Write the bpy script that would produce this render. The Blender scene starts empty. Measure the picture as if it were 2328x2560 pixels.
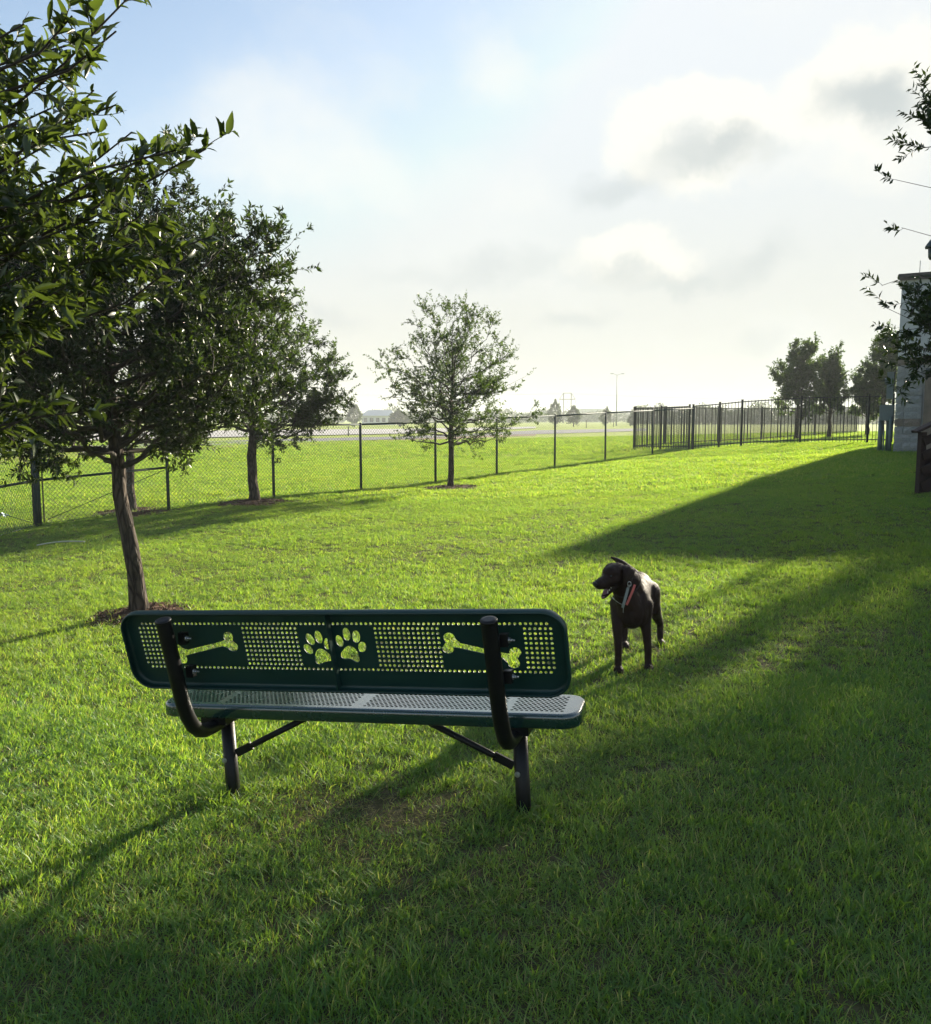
import bpy, bmesh, math, random
import numpy as np
from mathutils import Vector, Matrix, geometry

# ------------------------------------------------------------------ camera, sky, sun, exposure
S = bpy.context.scene
C = S.collection
CAM_H = 1.64                      # eye height above the bench ground
F_PX = 2153.0                     # focal length in photo pixels (photo is 2328 x 2560)
PITCH = math.atan(233.0 / F_PX)
cam_d = bpy.data.cameras.new('camera')
cam = bpy.data.objects.new('camera', cam_d)
C.objects.link(cam)
cam.location = (0, 0, CAM_H)
cam.rotation_euler = (math.pi / 2 - PITCH, 0, 0)
cam_d.sensor_fit = 'HORIZONTAL'
cam_d.sensor_width = 36.0
cam_d.lens = 36.0 * F_PX / 2328.0
cam_d.clip_start = 0.05
cam_d.clip_end = 6000
S.camera = cam

SUN_AZ = math.radians(38.5)       # to the right of the view direction
SUN_EL = math.radians(17.4)
SUN_DIR = Vector((math.sin(SUN_AZ) * math.cos(SUN_EL), math.cos(SUN_AZ) * math.cos(SUN_EL), math.sin(SUN_EL)))
sun_d = bpy.data.lights.new('sun', 'SUN')
sun_d.energy = 3.9
sun_d.angle = math.radians(1.2)
sun_d.color = (1.0, 0.89, 0.70)
sun = bpy.data.objects.new('sun', sun_d)
C.objects.link(sun)
sun.rotation_euler = (-SUN_DIR).to_track_quat('-Z', 'Y').to_euler()

S.view_settings.view_transform = 'Standard'
S.view_settings.look = 'None'
S.view_settings.gamma = 1.0
S.view_settings.use_curve_mapping = False
S.view_settings.exposure = 2.12
S.render.engine = 'CYCLES'
S.cycles.use_denoising = True
S.cycles.max_bounces = 6
S.cycles.use_adaptive_sampling = True
S.cycles.adaptive_threshold = 0.02
S.cycles.transparent_max_bounces = 8
S.cycles.transmission_bounces = 4
S.cycles.diffuse_bounces = 3
S.cycles.volume_bounces = 1
S.cycles.sample_clamp_indirect = 6.0

cP, sP = math.cos(PITCH), math.sin(PITCH)
def ray(px, py):
    u = (px - 1164.0) / F_PX; v = (1280.0 - py) / F_PX
    return np.array([u, cP + v * sP, -sP + v * cP])
def at_y(px, py, Y):
    r = ray(px, py); return np.array([0, 0, CAM_H]) + r * (Y / r[1])
def at_z(px, py, z):
    r = ray(px, py); return np.array([0, 0, CAM_H]) + r * ((z - CAM_H) / r[2])
def dir_of(px, py):
    r = ray(px, py); return r / np.linalg.norm(r)

SKY_STRENGTH = 0.050
W = bpy.data.worlds.new('World')
S.world = W
W.use_nodes = True
W.cycles.sampling_method = 'MANUAL'
W.cycles.sample_map_resolution = 256
def build_world():
    nt = W.node_tree; N = nt.nodes; L = nt.links
    N.clear()
    out = N.new('ShaderNodeOutputWorld'); bg = N.new('ShaderNodeBackground')
    bg.inputs['Strength'].default_value = SKY_STRENGTH
    L.new(bg.outputs[0], out.inputs['Surface'])
    sky = N.new('ShaderNodeTexSky'); sky.sky_type = 'NISHITA'; sky.sun_disc = False
    sky.sun_elevation = SUN_EL; sky.sun_rotation = SUN_AZ
    sky.air_density = 1.0; sky.dust_density = 1.0; sky.ozone_density = 1.5; sky.altitude = 0
    tc = N.new('ShaderNodeTexCoord')
    def math_(op, a, b=None, clamp=False):
        n = N.new('ShaderNodeMath'); n.operation = op; n.use_clamp = clamp
        for i, v in enumerate((a, b)):
            if v is None: continue
            if isinstance(v, (int, float)): n.inputs[i].default_value = v
            else: L.new(v, n.inputs[i])
        return n.outputs[0]
    def vmath(op, a, b):
        n = N.new('ShaderNodeVectorMath'); n.operation = op
        for i, v in enumerate((a, b)):
            if v is None: continue
            if isinstance(v, (tuple, list, np.ndarray, Vector)): n.inputs[i].default_value = tuple(float(q) for q in v)
            else: L.new(v, n.inputs[i])
        return n
    def mix(fac, a, b):
        n = N.new('ShaderNodeMix'); n.data_type = 'RGBA'; n.clamp_factor = True
        for s, v in ((n.inputs[0], fac), (n.inputs[6], a), (n.inputs[7], b)):
            if isinstance(v, (int, float)): s.default_value = v
            elif isinstance(v, tuple): s.default_value = (*v, 1)
            else: L.new(v, s)
        return n.outputs[2]
    def maprange(v, a, b, c, d, smooth=True):
        n = N.new('ShaderNodeMapRange'); n.interpolation_type = 'SMOOTHSTEP' if smooth else 'LINEAR'
        L.new(v, n.inputs[0])
        for i, q in enumerate((a, b, c, d)): n.inputs[i + 1].default_value = q
        return n.outputs[0]
    D = tc.outputs['Generated']
    noi = N.new('ShaderNodeTexNoise'); noi.inputs['Scale'].default_value = 8.0; noi.inputs['Detail'].default_value = 9.0; noi.inputs['Roughness'].default_value = 0.62
    L.new(D, noi.inputs['Vector'])
    nv = vmath('SUBTRACT', noi.outputs['Color'], (0.5, 0.5, 0.5))
    sc = N.new('ShaderNodeVectorMath'); sc.operation = 'SCALE'; sc.inputs['Scale'].default_value = 0.13
    L.new(nv.outputs[0], sc.inputs[0])
    Dw = vmath('ADD', D, sc.outputs[0]).outputs[0]
    noi2 = N.new('ShaderNodeTexNoise'); noi2.inputs['Scale'].default_value = 12.0; noi2.inputs['Detail'].default_value = 6.0
    L.new(D, noi2.inputs['Vector'])
    sep = N.new('ShaderNodeSeparateXYZ'); L.new(D, sep.inputs[0])
    el = sep.outputs['Z']
    # thin high haze: the summer-morning veil, stronger low down and toward the sun
    sd = vmath('DOT_PRODUCT', D, SUN_DIR).outputs['Value']
    low = maprange(el, 0.02, 0.50, 1.0, 0.0)
    toward = maprange(sd, 0.35, 1.0, 0.0, 1.0)
    veil_f = math_('ADD', math_('MULTIPLY', low, 0.80), math_('MULTIPLY', toward, 0.35), True)
    veil_f = math_('MULTIPLY', veil_f, 0.92)
    veil_c = mix(maprange(el, 0.03, 0.34, 1.0, 0.0), (3.25, 3.95, 4.40), (3.75, 3.70, 3.05))
    veil_c = mix(math_('MULTIPLY', toward, 0.7), veil_c, (4.05, 4.12, 3.9))
    base = vmath('MINIMUM', sky.outputs[0], (4.3, 4.5, 4.8)).outputs[0]
    col = mix(veil_f, base, veil_c)
    # wide soft streaks
    st = N.new('ShaderNodeTexNoise'); st.inputs['Scale'].default_value = 3.2; st.inputs['Detail'].default_value = 5.0; st.inputs['Roughness'].default_value = 0.55
    ms = N.new('ShaderNodeMapping'); ms.inputs['Scale'].default_value = (1, 1, 2.6); L.new(Dw, ms.inputs['Vector']); L.new(ms.outputs[0], st.inputs['Vector'])
    col = mix(math_('MULTIPLY', maprange(st.outputs['Fac'], 0.47, 0.72, 0.0, 1.0), 0.35), col, (4.35, 4.45, 4.3))
    def cloud(px, py, wx, wy, amt, lit, tilt=0.0, soft=0.25, src=None):
        c = Vector(dir_of(px, py)); r = Vector((0, 0, 1)).cross(c).normalized() * -1; u = r.cross(c)
        if u.z < 0: u = -u
        ct, st_ = math.cos(tilt), math.sin(tilt)
        r, u = r * ct + u * st_, u * ct - r * st_
        k = F_PX
        a = vmath('DOT_PRODUCT', Dw, r * (k / wx)).outputs['Value']
        b = vmath('DOT_PRODUCT', Dw, u * (k / wy)).outputs['Value']
        e = math_('SQRT', math_('ADD', math_('MULTIPLY', a, a), math_('MULTIPLY', b, b)))
        m = maprange(e, 1.0, soft, 0.0, 1.0)
        fr = math_('GREATER_THAN', vmath('DOT_PRODUCT', D, c).outputs['Value'], 0.3)
        m = math_('MULTIPLY', math_('MULTIPLY', m, fr), amt)
        return m
    LIT = (5.0, 4.9, 4.4); GREY = (2.6, 2.9, 2.95); PALE = (4.7, 4.7, 4.4)
    for (px, py, wx, wy, amt, col_, tilt, soft) in (
        (700, 330, 260, 190, 0.55, PALE, -0.3, 0.1),
        (880, 430, 300, 130, 0.45, PALE, -0.2, 0.1),
        (1240, 150, 150, 90, 0.55, PALE, -0.6, 0.1),
        (1430, 190, 130, 60, 0.30, PALE, 0.3, 0.1),
        (1240, 470, 200, 90, 0.35, PALE, -0.2, 0.1),
        # right cumulus pair
        (1740, 345, 225, 130, 0.85, LIT, -0.15, 0.65),
        (1790, 385, 225, 72, 0.80, GREY, -0.12, 0.2),
        (1560, 450, 170, 60, 0.50, GREY, 0.05, 0.1),
        (2185, 235, 215, 150, 0.85, LIT, 0.2, 0.65),
        (2180, 265, 155, 95, 0.85, GREY, 0.1, 0.2),
        (2150, 420, 300, 70, 0.4, LIT, 0.0, 0.1),
        # middle bank
        (1585, 645, 190, 88, 0.75, LIT, 0.0, 0.6),
        (1610, 695, 240, 50, 0.60, GREY, 0.0, 0.1),
        (1860, 650, 180, 75, 0.45, GREY, 0.25, 0.1),
        (1180, 670, 330, 55, 0.35, GREY, 0.05, 0.1),
        (1430, 815, 160, 42, 0.45, GREY, 0.15, 0.1),
        (1910, 840, 110, 45, 0.35, GREY, 0.0, 0.1),
        (830, 800, 130, 45, 0.35, GREY, 0.0, 0.1),
    ):
        m = cloud(px, py, wx, wy, amt, col_, tilt, soft)
        m = math_('MULTIPLY', m, maprange(noi2.outputs['Fac'], 0.25, 0.6, 0.55, 1.0))
        col = mix(m, col, col_)
    # below the horizon: plain ground-bounce colour
    col = mix(maprange(el, -0.02, -0.10, 0.0, 1.0), col, (1.6, 1.7, 1.2))
    L.new(col, bg.inputs['Color'])
build_world()

# ------------------------------------------------------------------ helpers
def link(o, parent=None):
    C.objects.link(o)
    if parent is not None: o.parent = parent
    return o
def tag(o, label=None, cat=None, group=None, kind=None):
    if label: o['label'] = label
    if cat: o['category'] = cat
    if group: o['group'] = group
    if kind: o['kind'] = kind
    return o
def empty(name, loc, rot=None, label=None, cat=None, group=None):
    o = bpy.data.objects.new(name, None); o.empty_display_size = 0.1
    C.objects.link(o); o.location = loc
    if rot: o.rotation_euler = rot
    return tag(o, label, cat, group)

class MB:
    def __init__(s): s.v = []; s.f = []; s.sm = []
    def add(s, v, f, smooth=False):
        n = len(s.v); s.v += [tuple(map(float, p)) for p in v]
        s.f += [tuple(i + n for i in q) for q in f]; s.sm += [smooth] * len(f)
        return s
    def box(s, c, d, rot=None, taper=1.0):
        hx, hy, hz = d[0] / 2, d[1] / 2, d[2] / 2
        P = []
        for z in (-hz, hz):
            t = taper if z > 0 else 1.0
            P += [Vector((-hx * t, -hy * t, z)), Vector((hx * t, -hy * t, z)), Vector((hx * t, hy * t, z)), Vector((-hx * t, hy * t, z))]
        if rot is not None: P = [rot @ p for p in P]
        c = Vector(c)
        return s.add([p + c for p in P], [(3, 2, 1, 0), (4, 5, 6, 7), (0, 1, 5, 4), (1, 2, 6, 5), (2, 3, 7, 6), (3, 0, 4, 7)])
    def bar(s, a, b, w, h=None, up=(0, 0, 1)):
        a, b = Vector(a), Vector(b); d = (b - a); l = d.length; d.normalize(); up = Vector(up)
        x = d.cross(up)
        if x.length < 1e-4: x = d.cross(Vector((1, 0, 0)))
        x.normalize(); z = x.cross(d)
        R = Matrix((x, d, z)).transposed()
        return s.box((a + b) / 2, (w, l, h or w), R)
    def tube(s, pts, r, n=8, caps=True, smooth=True):
        pts = [Vector(p) for p in pts]; m = len(pts)
        rr = [r] * m if isinstance(r, (int, float)) else list(r)
        t0 = (pts[1] - pts[0]).normalized()
        x = t0.cross(Vector((0, 0, 1)))
        if x.length < 1e-3: x = t0.cross(Vector((0, 1, 0)))
        x.normalize(); V = []
        for i, p in enumerate(pts):
            t = (pts[min(i + 1, m - 1)] - pts[max(i - 1, 0)])
            if t.length < 1e-9: t = t0
            t.normalize(); x = (x - t * x.dot(t)).normalized(); y = t.cross(x)
            for k in range(n):
                a = 2 * math.pi * k / n
                V.append(p + (x * math.cos(a) + y * math.sin(a)) * rr[i])
        Fc = []
        for i in range(m - 1):
            for k in range(n):
                k2 = (k + 1) % n
                Fc.append((i * n + k, i * n + k2, (i + 1) * n + k2, (i + 1) * n + k))
        s.add(V, Fc, smooth)
        if caps:
            b = len(s.v) - m * n
            s.f.append(tuple(b + k for k in reversed(range(n)))); s.f.append(tuple(b + (m - 1) * n + k for k in range(n))); s.sm += [False, False]
        return s
    def mesh(s, name, mat):
        me = bpy.data.meshes.new(name); me.from_pydata(s.v, [], s.f)
        if any(s.sm): me.polygons.foreach_set('use_smooth', s.sm)
        if mat: me.materials.append(mat)
        me.update(); return me
    def build(s, name, mat, parent=None):
        return link(bpy.data.objects.new(name, s.mesh(name, mat)), parent)

def mesh_np(name, V, Fq, mat, smooth=False, attrs=None):
    """V (n,3) float, Fq (m,k) int, all faces with k corners"""
    me = bpy.data.meshes.new(name); V = np.asarray(V, np.float32); Fq = np.asarray(Fq, np.int32)
    k = Fq.shape[1]
    me.vertices.add(len(V)); me.vertices.foreach_set('co', V.ravel())
    me.loops.add(Fq.size); me.loops.foreach_set('vertex_index', Fq.ravel())
    me.polygons.add(len(Fq)); me.polygons.foreach_set('loop_start', np.arange(0, Fq.size, k, dtype=np.int32))
    try: me.polygons.foreach_set('loop_total', np.full(len(Fq), k, np.int32))
    except Exception: pass
    if smooth: me.polygons.foreach_set('use_smooth', np.ones(len(Fq), bool))
    for n, a in (attrs or {}).items():
        at = me.attributes.new(n, 'FLOAT', 'POINT'); at.data.foreach_set('value', np.asarray(a, np.float32))
    if mat: me.materials.append(mat)
    me.update(calc_edges=True); me.validate()
    return me
def smoothstep(x, a, b):
    t = np.clip((x - a) / (b - a), 0, 1); return t * t * (3 - 2 * t)

# ------------------------------------------------------------------ materials
class NT:
    def __init__(s, name):
        s.m = bpy.data.materials.new(name); s.m.use_nodes = True
        s.nt = s.m.node_tree; s.N = s.nt.nodes; s.L = s.nt.links; s.N.clear()
        s.out = s.N.new('ShaderNodeOutputMaterial')
    def n(s, t, **kw):
        q = s.N.new('ShaderNode' + t)
        for k, v in kw.items():
            if hasattr(q, k) and k not in ('Scale',): setattr(q, k, v)
        return q
    def set(s, sock, v):
        if isinstance(v, (int, float)): sock.default_value = v
        elif isinstance(v, tuple): sock.default_value = (*v, 1) if len(v) == 3 and sock.type == 'RGBA' else v
        else: s.L.new(v, sock)
    def mix(s, f, a, b, blend='MIX'):
        q = s.N.new('ShaderNodeMix'); q.data_type = 'RGBA'; q.blend_type = blend
        s.set(q.inputs[0], f); s.set(q.inputs[6], a); s.set(q.inputs[7], b); return q.outputs[2]
    def noise(s, scale, detail=4, rough=0.55, vec=None, out='Fac'):
        q = s.N.new('ShaderNodeTexNoise'); q.inputs['Scale'].default_value = scale; q.inputs['Detail'].default_value = detail; q.inputs['Roughness'].default_value = rough
        if vec is not None: s.L.new(vec, q.inputs['Vector'])
        return q.outputs[out]
    def mr(s, v, a, b, c=0.0, d=1.0):
        q = s.N.new('ShaderNodeMapRange'); s.L.new(v, q.inputs[0])
        for i, w in enumerate((a, b, c, d)): q.inputs[i + 1].default_value = w
        return q.outputs[0]
    def pos(s): return s.N.new('ShaderNodeNewGeometry').outputs['Position']
    def obj(s): return s.N.new('ShaderNodeTexCoord').outputs['Object']
    def attr(s, name):
        q = s.N.new('ShaderNodeAttribute'); q.attribute_name = name; return q.outputs['Fac']
    def math(s, op, a, b):
        q = s.N.new('ShaderNodeMath'); q.operation = op; s.set(q.inputs[0], a); s.set(q.inputs[1], b); return q.outputs[0]
    def bump(s, h, strength=0.3, dist=0.01):
        q = s.N.new('ShaderNodeBump'); q.inputs['Strength'].default_value = strength; q.inputs['Distance'].default_value = dist; s.L.new(h, q.inputs['Height']); return q.outputs[0]
    def principled(s, col, rough=0.6, spec=0.5, metal=0.0, normal=None, coat=0.0):
        b = s.N.new('ShaderNodeBsdfPrincipled'); s.set(b.inputs['Base Color'], col); s.set(b.inputs['Roughness'], rough)
        b.inputs['Metallic'].default_value = metal; b.inputs['Specular IOR Level'].default_value = spec; b.inputs['Coat Weight'].default_value = coat
        if normal is not None: s.L.new(normal, b.inputs['Normal'])
        s.L.new(b.outputs[0], s.out.inputs['Surface']); return b
def simple(name, col, rough=0.6, var=0.15, scale=8.0, spec=0.5, metal=0.0, bump=0.0, bscale=None, coat=0.0):
    t = NT(name); p = t.obj()
    n = t.noise(scale, 5, 0.6, p)
    c = t.mix(t.mr(n, 0.3, 0.7), tuple(q * (1 - var) for q in col), tuple(min(1, q * (1 + var)) for q in col))
    nm = t.bump(t.noise(bscale or scale * 4, 4, 0.6, p), bump, 0.01) if bump else None
    t.principled(c, t.mr(n, 0.2, 0.8, max(0.02, rough - 0.08), min(1, rough + 0.08)), spec, metal, nm, coat); return t.m

def leaf_material(name, dark, light, trans, tw=0.4, rough=0.42, spec=0.38):
    t = NT(name); r = t.attr('tint')
    c = t.mix(r, dark, light)
    tr = t.mix(r, tuple(q * 0.7 for q in trans), trans)
    b = t.principled(c, rough, spec)
    tl = t.n('BsdfTranslucent'); t.set(tl.inputs['Color'], tr)
    mx = t.n('MixShader'); mx.inputs[0].default_value = tw
    t.L.new(b.outputs[0], mx.inputs[1]); t.L.new(tl.outputs[0], mx.inputs[2]); t.L.new(mx.outputs[0], t.out.inputs['Surface'])
    return t.m
def bark_material(name, a, b, scale=14.0):
    t = NT(name); p = t.obj()
    mp = t.n('Mapping'); mp.inputs['Scale'].default_value = (1, 1, 0.22); t.L.new(p, mp.inputs['Vector'])
    n = t.noise(scale, 8, 0.7, mp.outputs[0]); n2 = t.noise(3.0, 4, 0.6, p)
    v = t.n('TexVoronoi'); v.feature = 'DISTANCE_TO_EDGE'; v.inputs['Scale'].default_value = scale * 1.6; t.L.new(mp.outputs[0], v.inputs['Vector'])
    h = t.math('ADD', t.math('MULTIPLY', n, 0.6), t.mr(v.outputs['Distance'], 0.0, 0.25, 0.0, 0.5))
    c = t.mix(t.mr(h, 0.25, 0.8), a, b)
    c = t.mix(t.mr(n2, 0.45, 0.75, 0.0, 0.35), c, (0.10, 0.09, 0.075))
    t.principled(c, 0.9, 0.2, 0, t.bump(h, 1.0, 0.035)); return t.m
M = {}
M['oak_leaf'] = leaf_material('oak_leaf', (0.009, 0.019, 0.008), (0.026, 0.044, 0.016), (0.085, 0.145, 0.012), 0.25)
M['big_leaf'] = leaf_material('big_leaf', (0.014, 0.027, 0.011), (0.038, 0.058, 0.020), (0.17, 0.25, 0.026), 0.27, 0.36, 0.5)
M['pale_leaf'] = leaf_material('pale_leaf', (0.05, 0.085, 0.022), (0.10, 0.14, 0.03), (0.28, 0.38, 0.05), 0.45)
M['bark'] = bark_material('bark', (0.018, 0.014, 0.011), (0.085, 0.066, 0.052))
M['twig'] = simple('twig', (0.045, 0.038, 0.030), 0.85, 0.3, 30)
def coated(name, rough, spec, coat):
    t = NT(name); p = t.obj(); n = t.noise(7, 5, .65, p); sp = t.noise(55, 3, .6, p); sc = t.noise(170, 3, .6, p)
    c = t.mix(t.mr(n, .35, .7), (.0042, .030, .025), (.0065, .040, .034)); c = t.mix(t.mr(sp, .66, .80, 0, .5), c, (.035, .07, .062))
    b = t.principled(c, t.mr(n, .3, .7, rough - .06, rough + .08), spec, 0, t.bump(sc, .06, .002), coat); b.inputs['Coat Roughness'].default_value = .12; return t.m
M['green_coat'] = coated('green_coat', .42, .5, 0.0)
M['seat_coat'] = coated('seat_coat', .24, 1.0, 1.0)
M['black_coat'] = simple('black_coat', (0.006, 0.006, 0.006), 0.42, 0.2, 9, 0.3, 0, 0.06, 120)
M['zinc'] = simple('zinc', (0.45, 0.46, 0.46), 0.38, 0.15, 60, 0.5, 0.9)
M['fence_green'] = simple('fence_green', (0.014, 0.034, 0.034), 0.75, 0.25, 6)
M['fence_wire'] = simple('fence_wire', (0.022, 0.04, 0.036), 0.55, 0.2, 6)
M['iron'] = simple('iron', (0.006, 0.008, 0.010), 0.5, 0.2, 10)
M['mulch'] = simple('mulch', (0.095, 0.055, 0.035), 0.95, 0.5, 40, 0.2, 0, 0.5, 90)
M['asphalt'] = simple('asphalt', (0.17, 0.17, 0.175), 0.75, 0.12, 0.4, 0.4, 0, 0.2, 20)
M['concrete'] = simple('concrete', (0.36, 0.35, 0.34), 0.85, 0.12, 0.2)
M['dirt'] = simple('dirt', (0.21, 0.145, 0.085), 0.95, 0.35, 1.5)
M['white_paint'] = simple('white_paint', (0.75, 0.75, 0.72), 0.5, 0.06, 5)
# ------------------------------------------------------------------ terrain
CTRL = np.array([
 (-1.04, 3.71, -.042), (.24, 3.36, .042), (1.05, 5.3, .055), (1.35, 5.9, .062), (-1.3, 2.2, -.05), (0, 2.0, .0), (1.3, 2.2, .09),
 (-3, 7.8, -.14), (-7.52, 15.1, -.16), (-5.67, 16.35, -.05), (-3.98, 17.8, -.01), (-2.33, 19.17, -.01), (-.74, 21.3, .03), (.85, 23.3, .13),
 (2.62, 25.3, .20), (4.41, 27.2, .31), (6.27, 28.9, .40), (8.14, 30.9, .49), (7.29, 13.88, .45), (11.25, 22.7, .76), (9.6, 30, .64), (11.45, 29.5, .79),
 (13.5, 29, .80), (6.6, 33.5, .457), (13.8, 41, .55), (24.4, 54, .75), (-.35, 20.2, .02), (-12, 20, -.2), (-20, 40, 0), (-12, 58, 0), (8, 95, 0),
 (30, 70, .5), (-7.5, 10, -.25), (6, 6, .35), (9, 10, .55), (14, 14, .8), (20, 25, .9), (0, -4, 0), (6, -4, .3), (-6, -4, -.3), (0, 45, .2), (-25, 5, -.4),
 (35, 10, 1.0), (40, 90, .1), (-45, 90, 0), (-60, 30, -.2), (4, 17, .22), (-4.5, 12, -.16), (.78, 9.47, .06)])
def _phi(r): return r ** 1.6
_n = len(CTRL)
_R = np.sqrt(((CTRL[:, None, :2] - CTRL[None, :, :2]) ** 2).sum(-1))
_A = np.zeros((_n + 3, _n + 3)); _A[:_n, :_n] = _phi(_R) - np.eye(_n) * 0.15
_A[:_n, _n] = 1; _A[:_n, _n + 1:] = CTRL[:, :2]; _A[_n:, :_n] = _A[:_n, _n:].T
_w = np.linalg.solve(_A, np.concatenate([CTRL[:, 2], np.zeros(3)]))
def gz(x, y):
    x = np.asarray(x, float); y = np.asarray(y, float); sh = np.broadcast(x, y).shape
    x = np.broadcast_to(x, sh).ravel(); y = np.broadcast_to(y, sh).ravel()
    o = np.zeros(len(x))
    for i in range(0, len(x), 20000):
        a, b = x[i:i + 20000], y[i:i + 20000]
        r = np.sqrt((a[:, None] - CTRL[None, :, 0]) ** 2 + (b[:, None] - CTRL[None, :, 1]) ** 2)
        o[i:i + 20000] = _phi(r) @ _w[:_n] + _w[_n] + _w[_n + 1] * a + _w[_n + 2] * b
    far = smoothstep(np.sqrt(x ** 2 + (y - 20) ** 2), 45, 95)
    o = np.clip(o, -.6, 1.3) * (1 - far)
    # small lawn unevenness
    o += 0.012 * np.sin(x * 1.7 + np.sin(y * 1.1)) * np.cos(y * 1.3 + 0.7) * (1 - far)
    return o.reshape(sh)
def G(x, y): return float(gz(np.array([x]), np.array([y]))[0])

def axis(lo, hi, a, b, step, grow=1.22):
    mid = list(np.arange(a, b + 1e-6, step)); l = []; v = a; d = step
    while v > lo: d *= grow; v -= d; l.append(v)
    r = []; v = b; d = step
    while v < hi: d *= grow; v += d; r.append(v)
    return np.array(l[::-1] + mid + r)
XS = axis(-900, 900, -14, 16, 0.3); YS = axis(-60, 1100, 0, 36, 0.3)
XX, YY = np.meshgrid(XS, YS)
ZZ = gz(XX, YY)
nx, ny = len(XS), len(YS)
ii = (np.arange(ny - 1)[:, None] * nx + np.arange(nx - 1)[None, :]).ravel()
GF = np.stack([ii, ii + 1, ii + nx + 1, ii + nx], 1)

def ground_material():
    t = NT('lawn_soil'); p = t.pos()
    big = t.noise(0.22, 4, 0.6, p); mid = t.noise(1.6, 5, 0.6, p); fine = t.noise(26, 4, 0.7, p)
    soil = t.mix(t.mr(fine, 0.3, 0.7), (0.055, 0.062, 0.024), (0.14, 0.115, 0.06))
    mp = t.n('Mapping'); mp.inputs['Rotation'].default_value = (0, 0, -0.35); mp.inputs['Scale'].default_value = (0.12, 1.0, 1); t.L.new(p, mp.inputs['Vector'])
    rows = t.noise(0.55, 4, 0.6, mp.outputs[0])
    field = t.mix(t.mr(rows, 0.35, 0.65), (0.24, 0.33, 0.05), (0.32, 0.39, 0.07))
    field = t.mix(t.mr(big, 0.5, 0.72, 0.0, 0.5), field, (0.36, 0.34, 0.09))
    sp = t.n('SeparateXYZ'); t.L.new(p, sp.inputs[0])
    far = t.mr(sp.outputs['Y'], 13, 27)
    c = t.mix(far, soil, field)
    h = t.math('ADD', fine, t.math('MULTIPLY', mid, 0.5))
    b = t.principled(c, 0.95, 0.1, 0, t.bump(h, 0.8, 0.03))
    return t.m
M['ground'] = ground_material()
gob = link(bpy.data.objects.new('ground', mesh_np('ground', np.stack([XX.ravel(), YY.ravel(), ZZ.ravel()], 1), GF, M['ground'], True)))
tag(gob, kind='structure')

# roads beyond the fence: edges measured on the ground
def strip(name, near, far, mat, lift, label=None):
    P = []; n = len(near)
    for (ax, ay), (bx, by) in zip(near, far):
        a = at_z(ax, ay, 0.02); b = at_z(bx, by, 0.02)
        P.append((a, b))
    V = []; Fc = []; k = 6
    for i in range(n - 1):
        for s in range(k + (i == n - 2)):
            f = s / k
            a = P[i][0] * (1 - f) + P[i + 1][0] * f; b = P[i][1] * (1 - f) + P[i + 1][1] * f
            for q in range(5):
                c = a * (1 - q / 4) + b * q / 4
                V.append((c[0], c[1], G(c[0], c[1]) + lift))
    m = len(V) // 5
    for i in range(m - 1):
        for q in range(4): Fc.append((i * 5 + q, (i + 1) * 5 + q, (i + 1) * 5 + q + 1, i * 5 + q + 1))
    o = link(bpy.data.objects.new(name, mesh_np(name, V, Fc, mat, True)))
    tag(o, label, kind='structure'); return o
strip('road', [(-500, 1172), (0, 1141), (340, 1124), (700, 1108), (1000, 1101), (1340, 1086), (1620, 1077)],
      [(-500, 1147), (0, 1121), (340, 1110), (700, 1098), (1000, 1093), (1340, 1076), (1620, 1071)], M['asphalt'], 0.05)
strip('frontage_road', [(-500, 1128), (0, 1106), (340, 1098), (700, 1091), (1000, 1085), (1340, 1071)],
      [(-500, 1093), (0, 1084), (340, 1080), (700, 1075), (1000, 1073), (1340, 1067)], M['concrete'], 0.09)
strip('dirt_verge', [(-500, 1196), (0, 1156), (340, 1136), (700, 1117), (1000, 1107), (1340, 1092)],
      [(-500, 1172), (0, 1142), (340, 1125), (700, 1109), (1000, 1101.5), (1340, 1086.5)], M['dirt'], 0.03)

# ------------------------------------------------------------------ places used by several builders
TREE_SPOTS = {'mid': (-2.98, 7.75), 'second': (-6.2, 15.9), 'third': (-4.2, 17.06), 'centre': (-0.35, 20.2)}
MULCH = [(-2.95, 7.72, .45), (-6.2, 15.9, .75), (-4.2, 17.0, .75), (-0.3, 20.1, .75)]
BX, BY, BA, BR = -.401, 3.538, .265, .063          # bench place, turn, ground tilt

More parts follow.
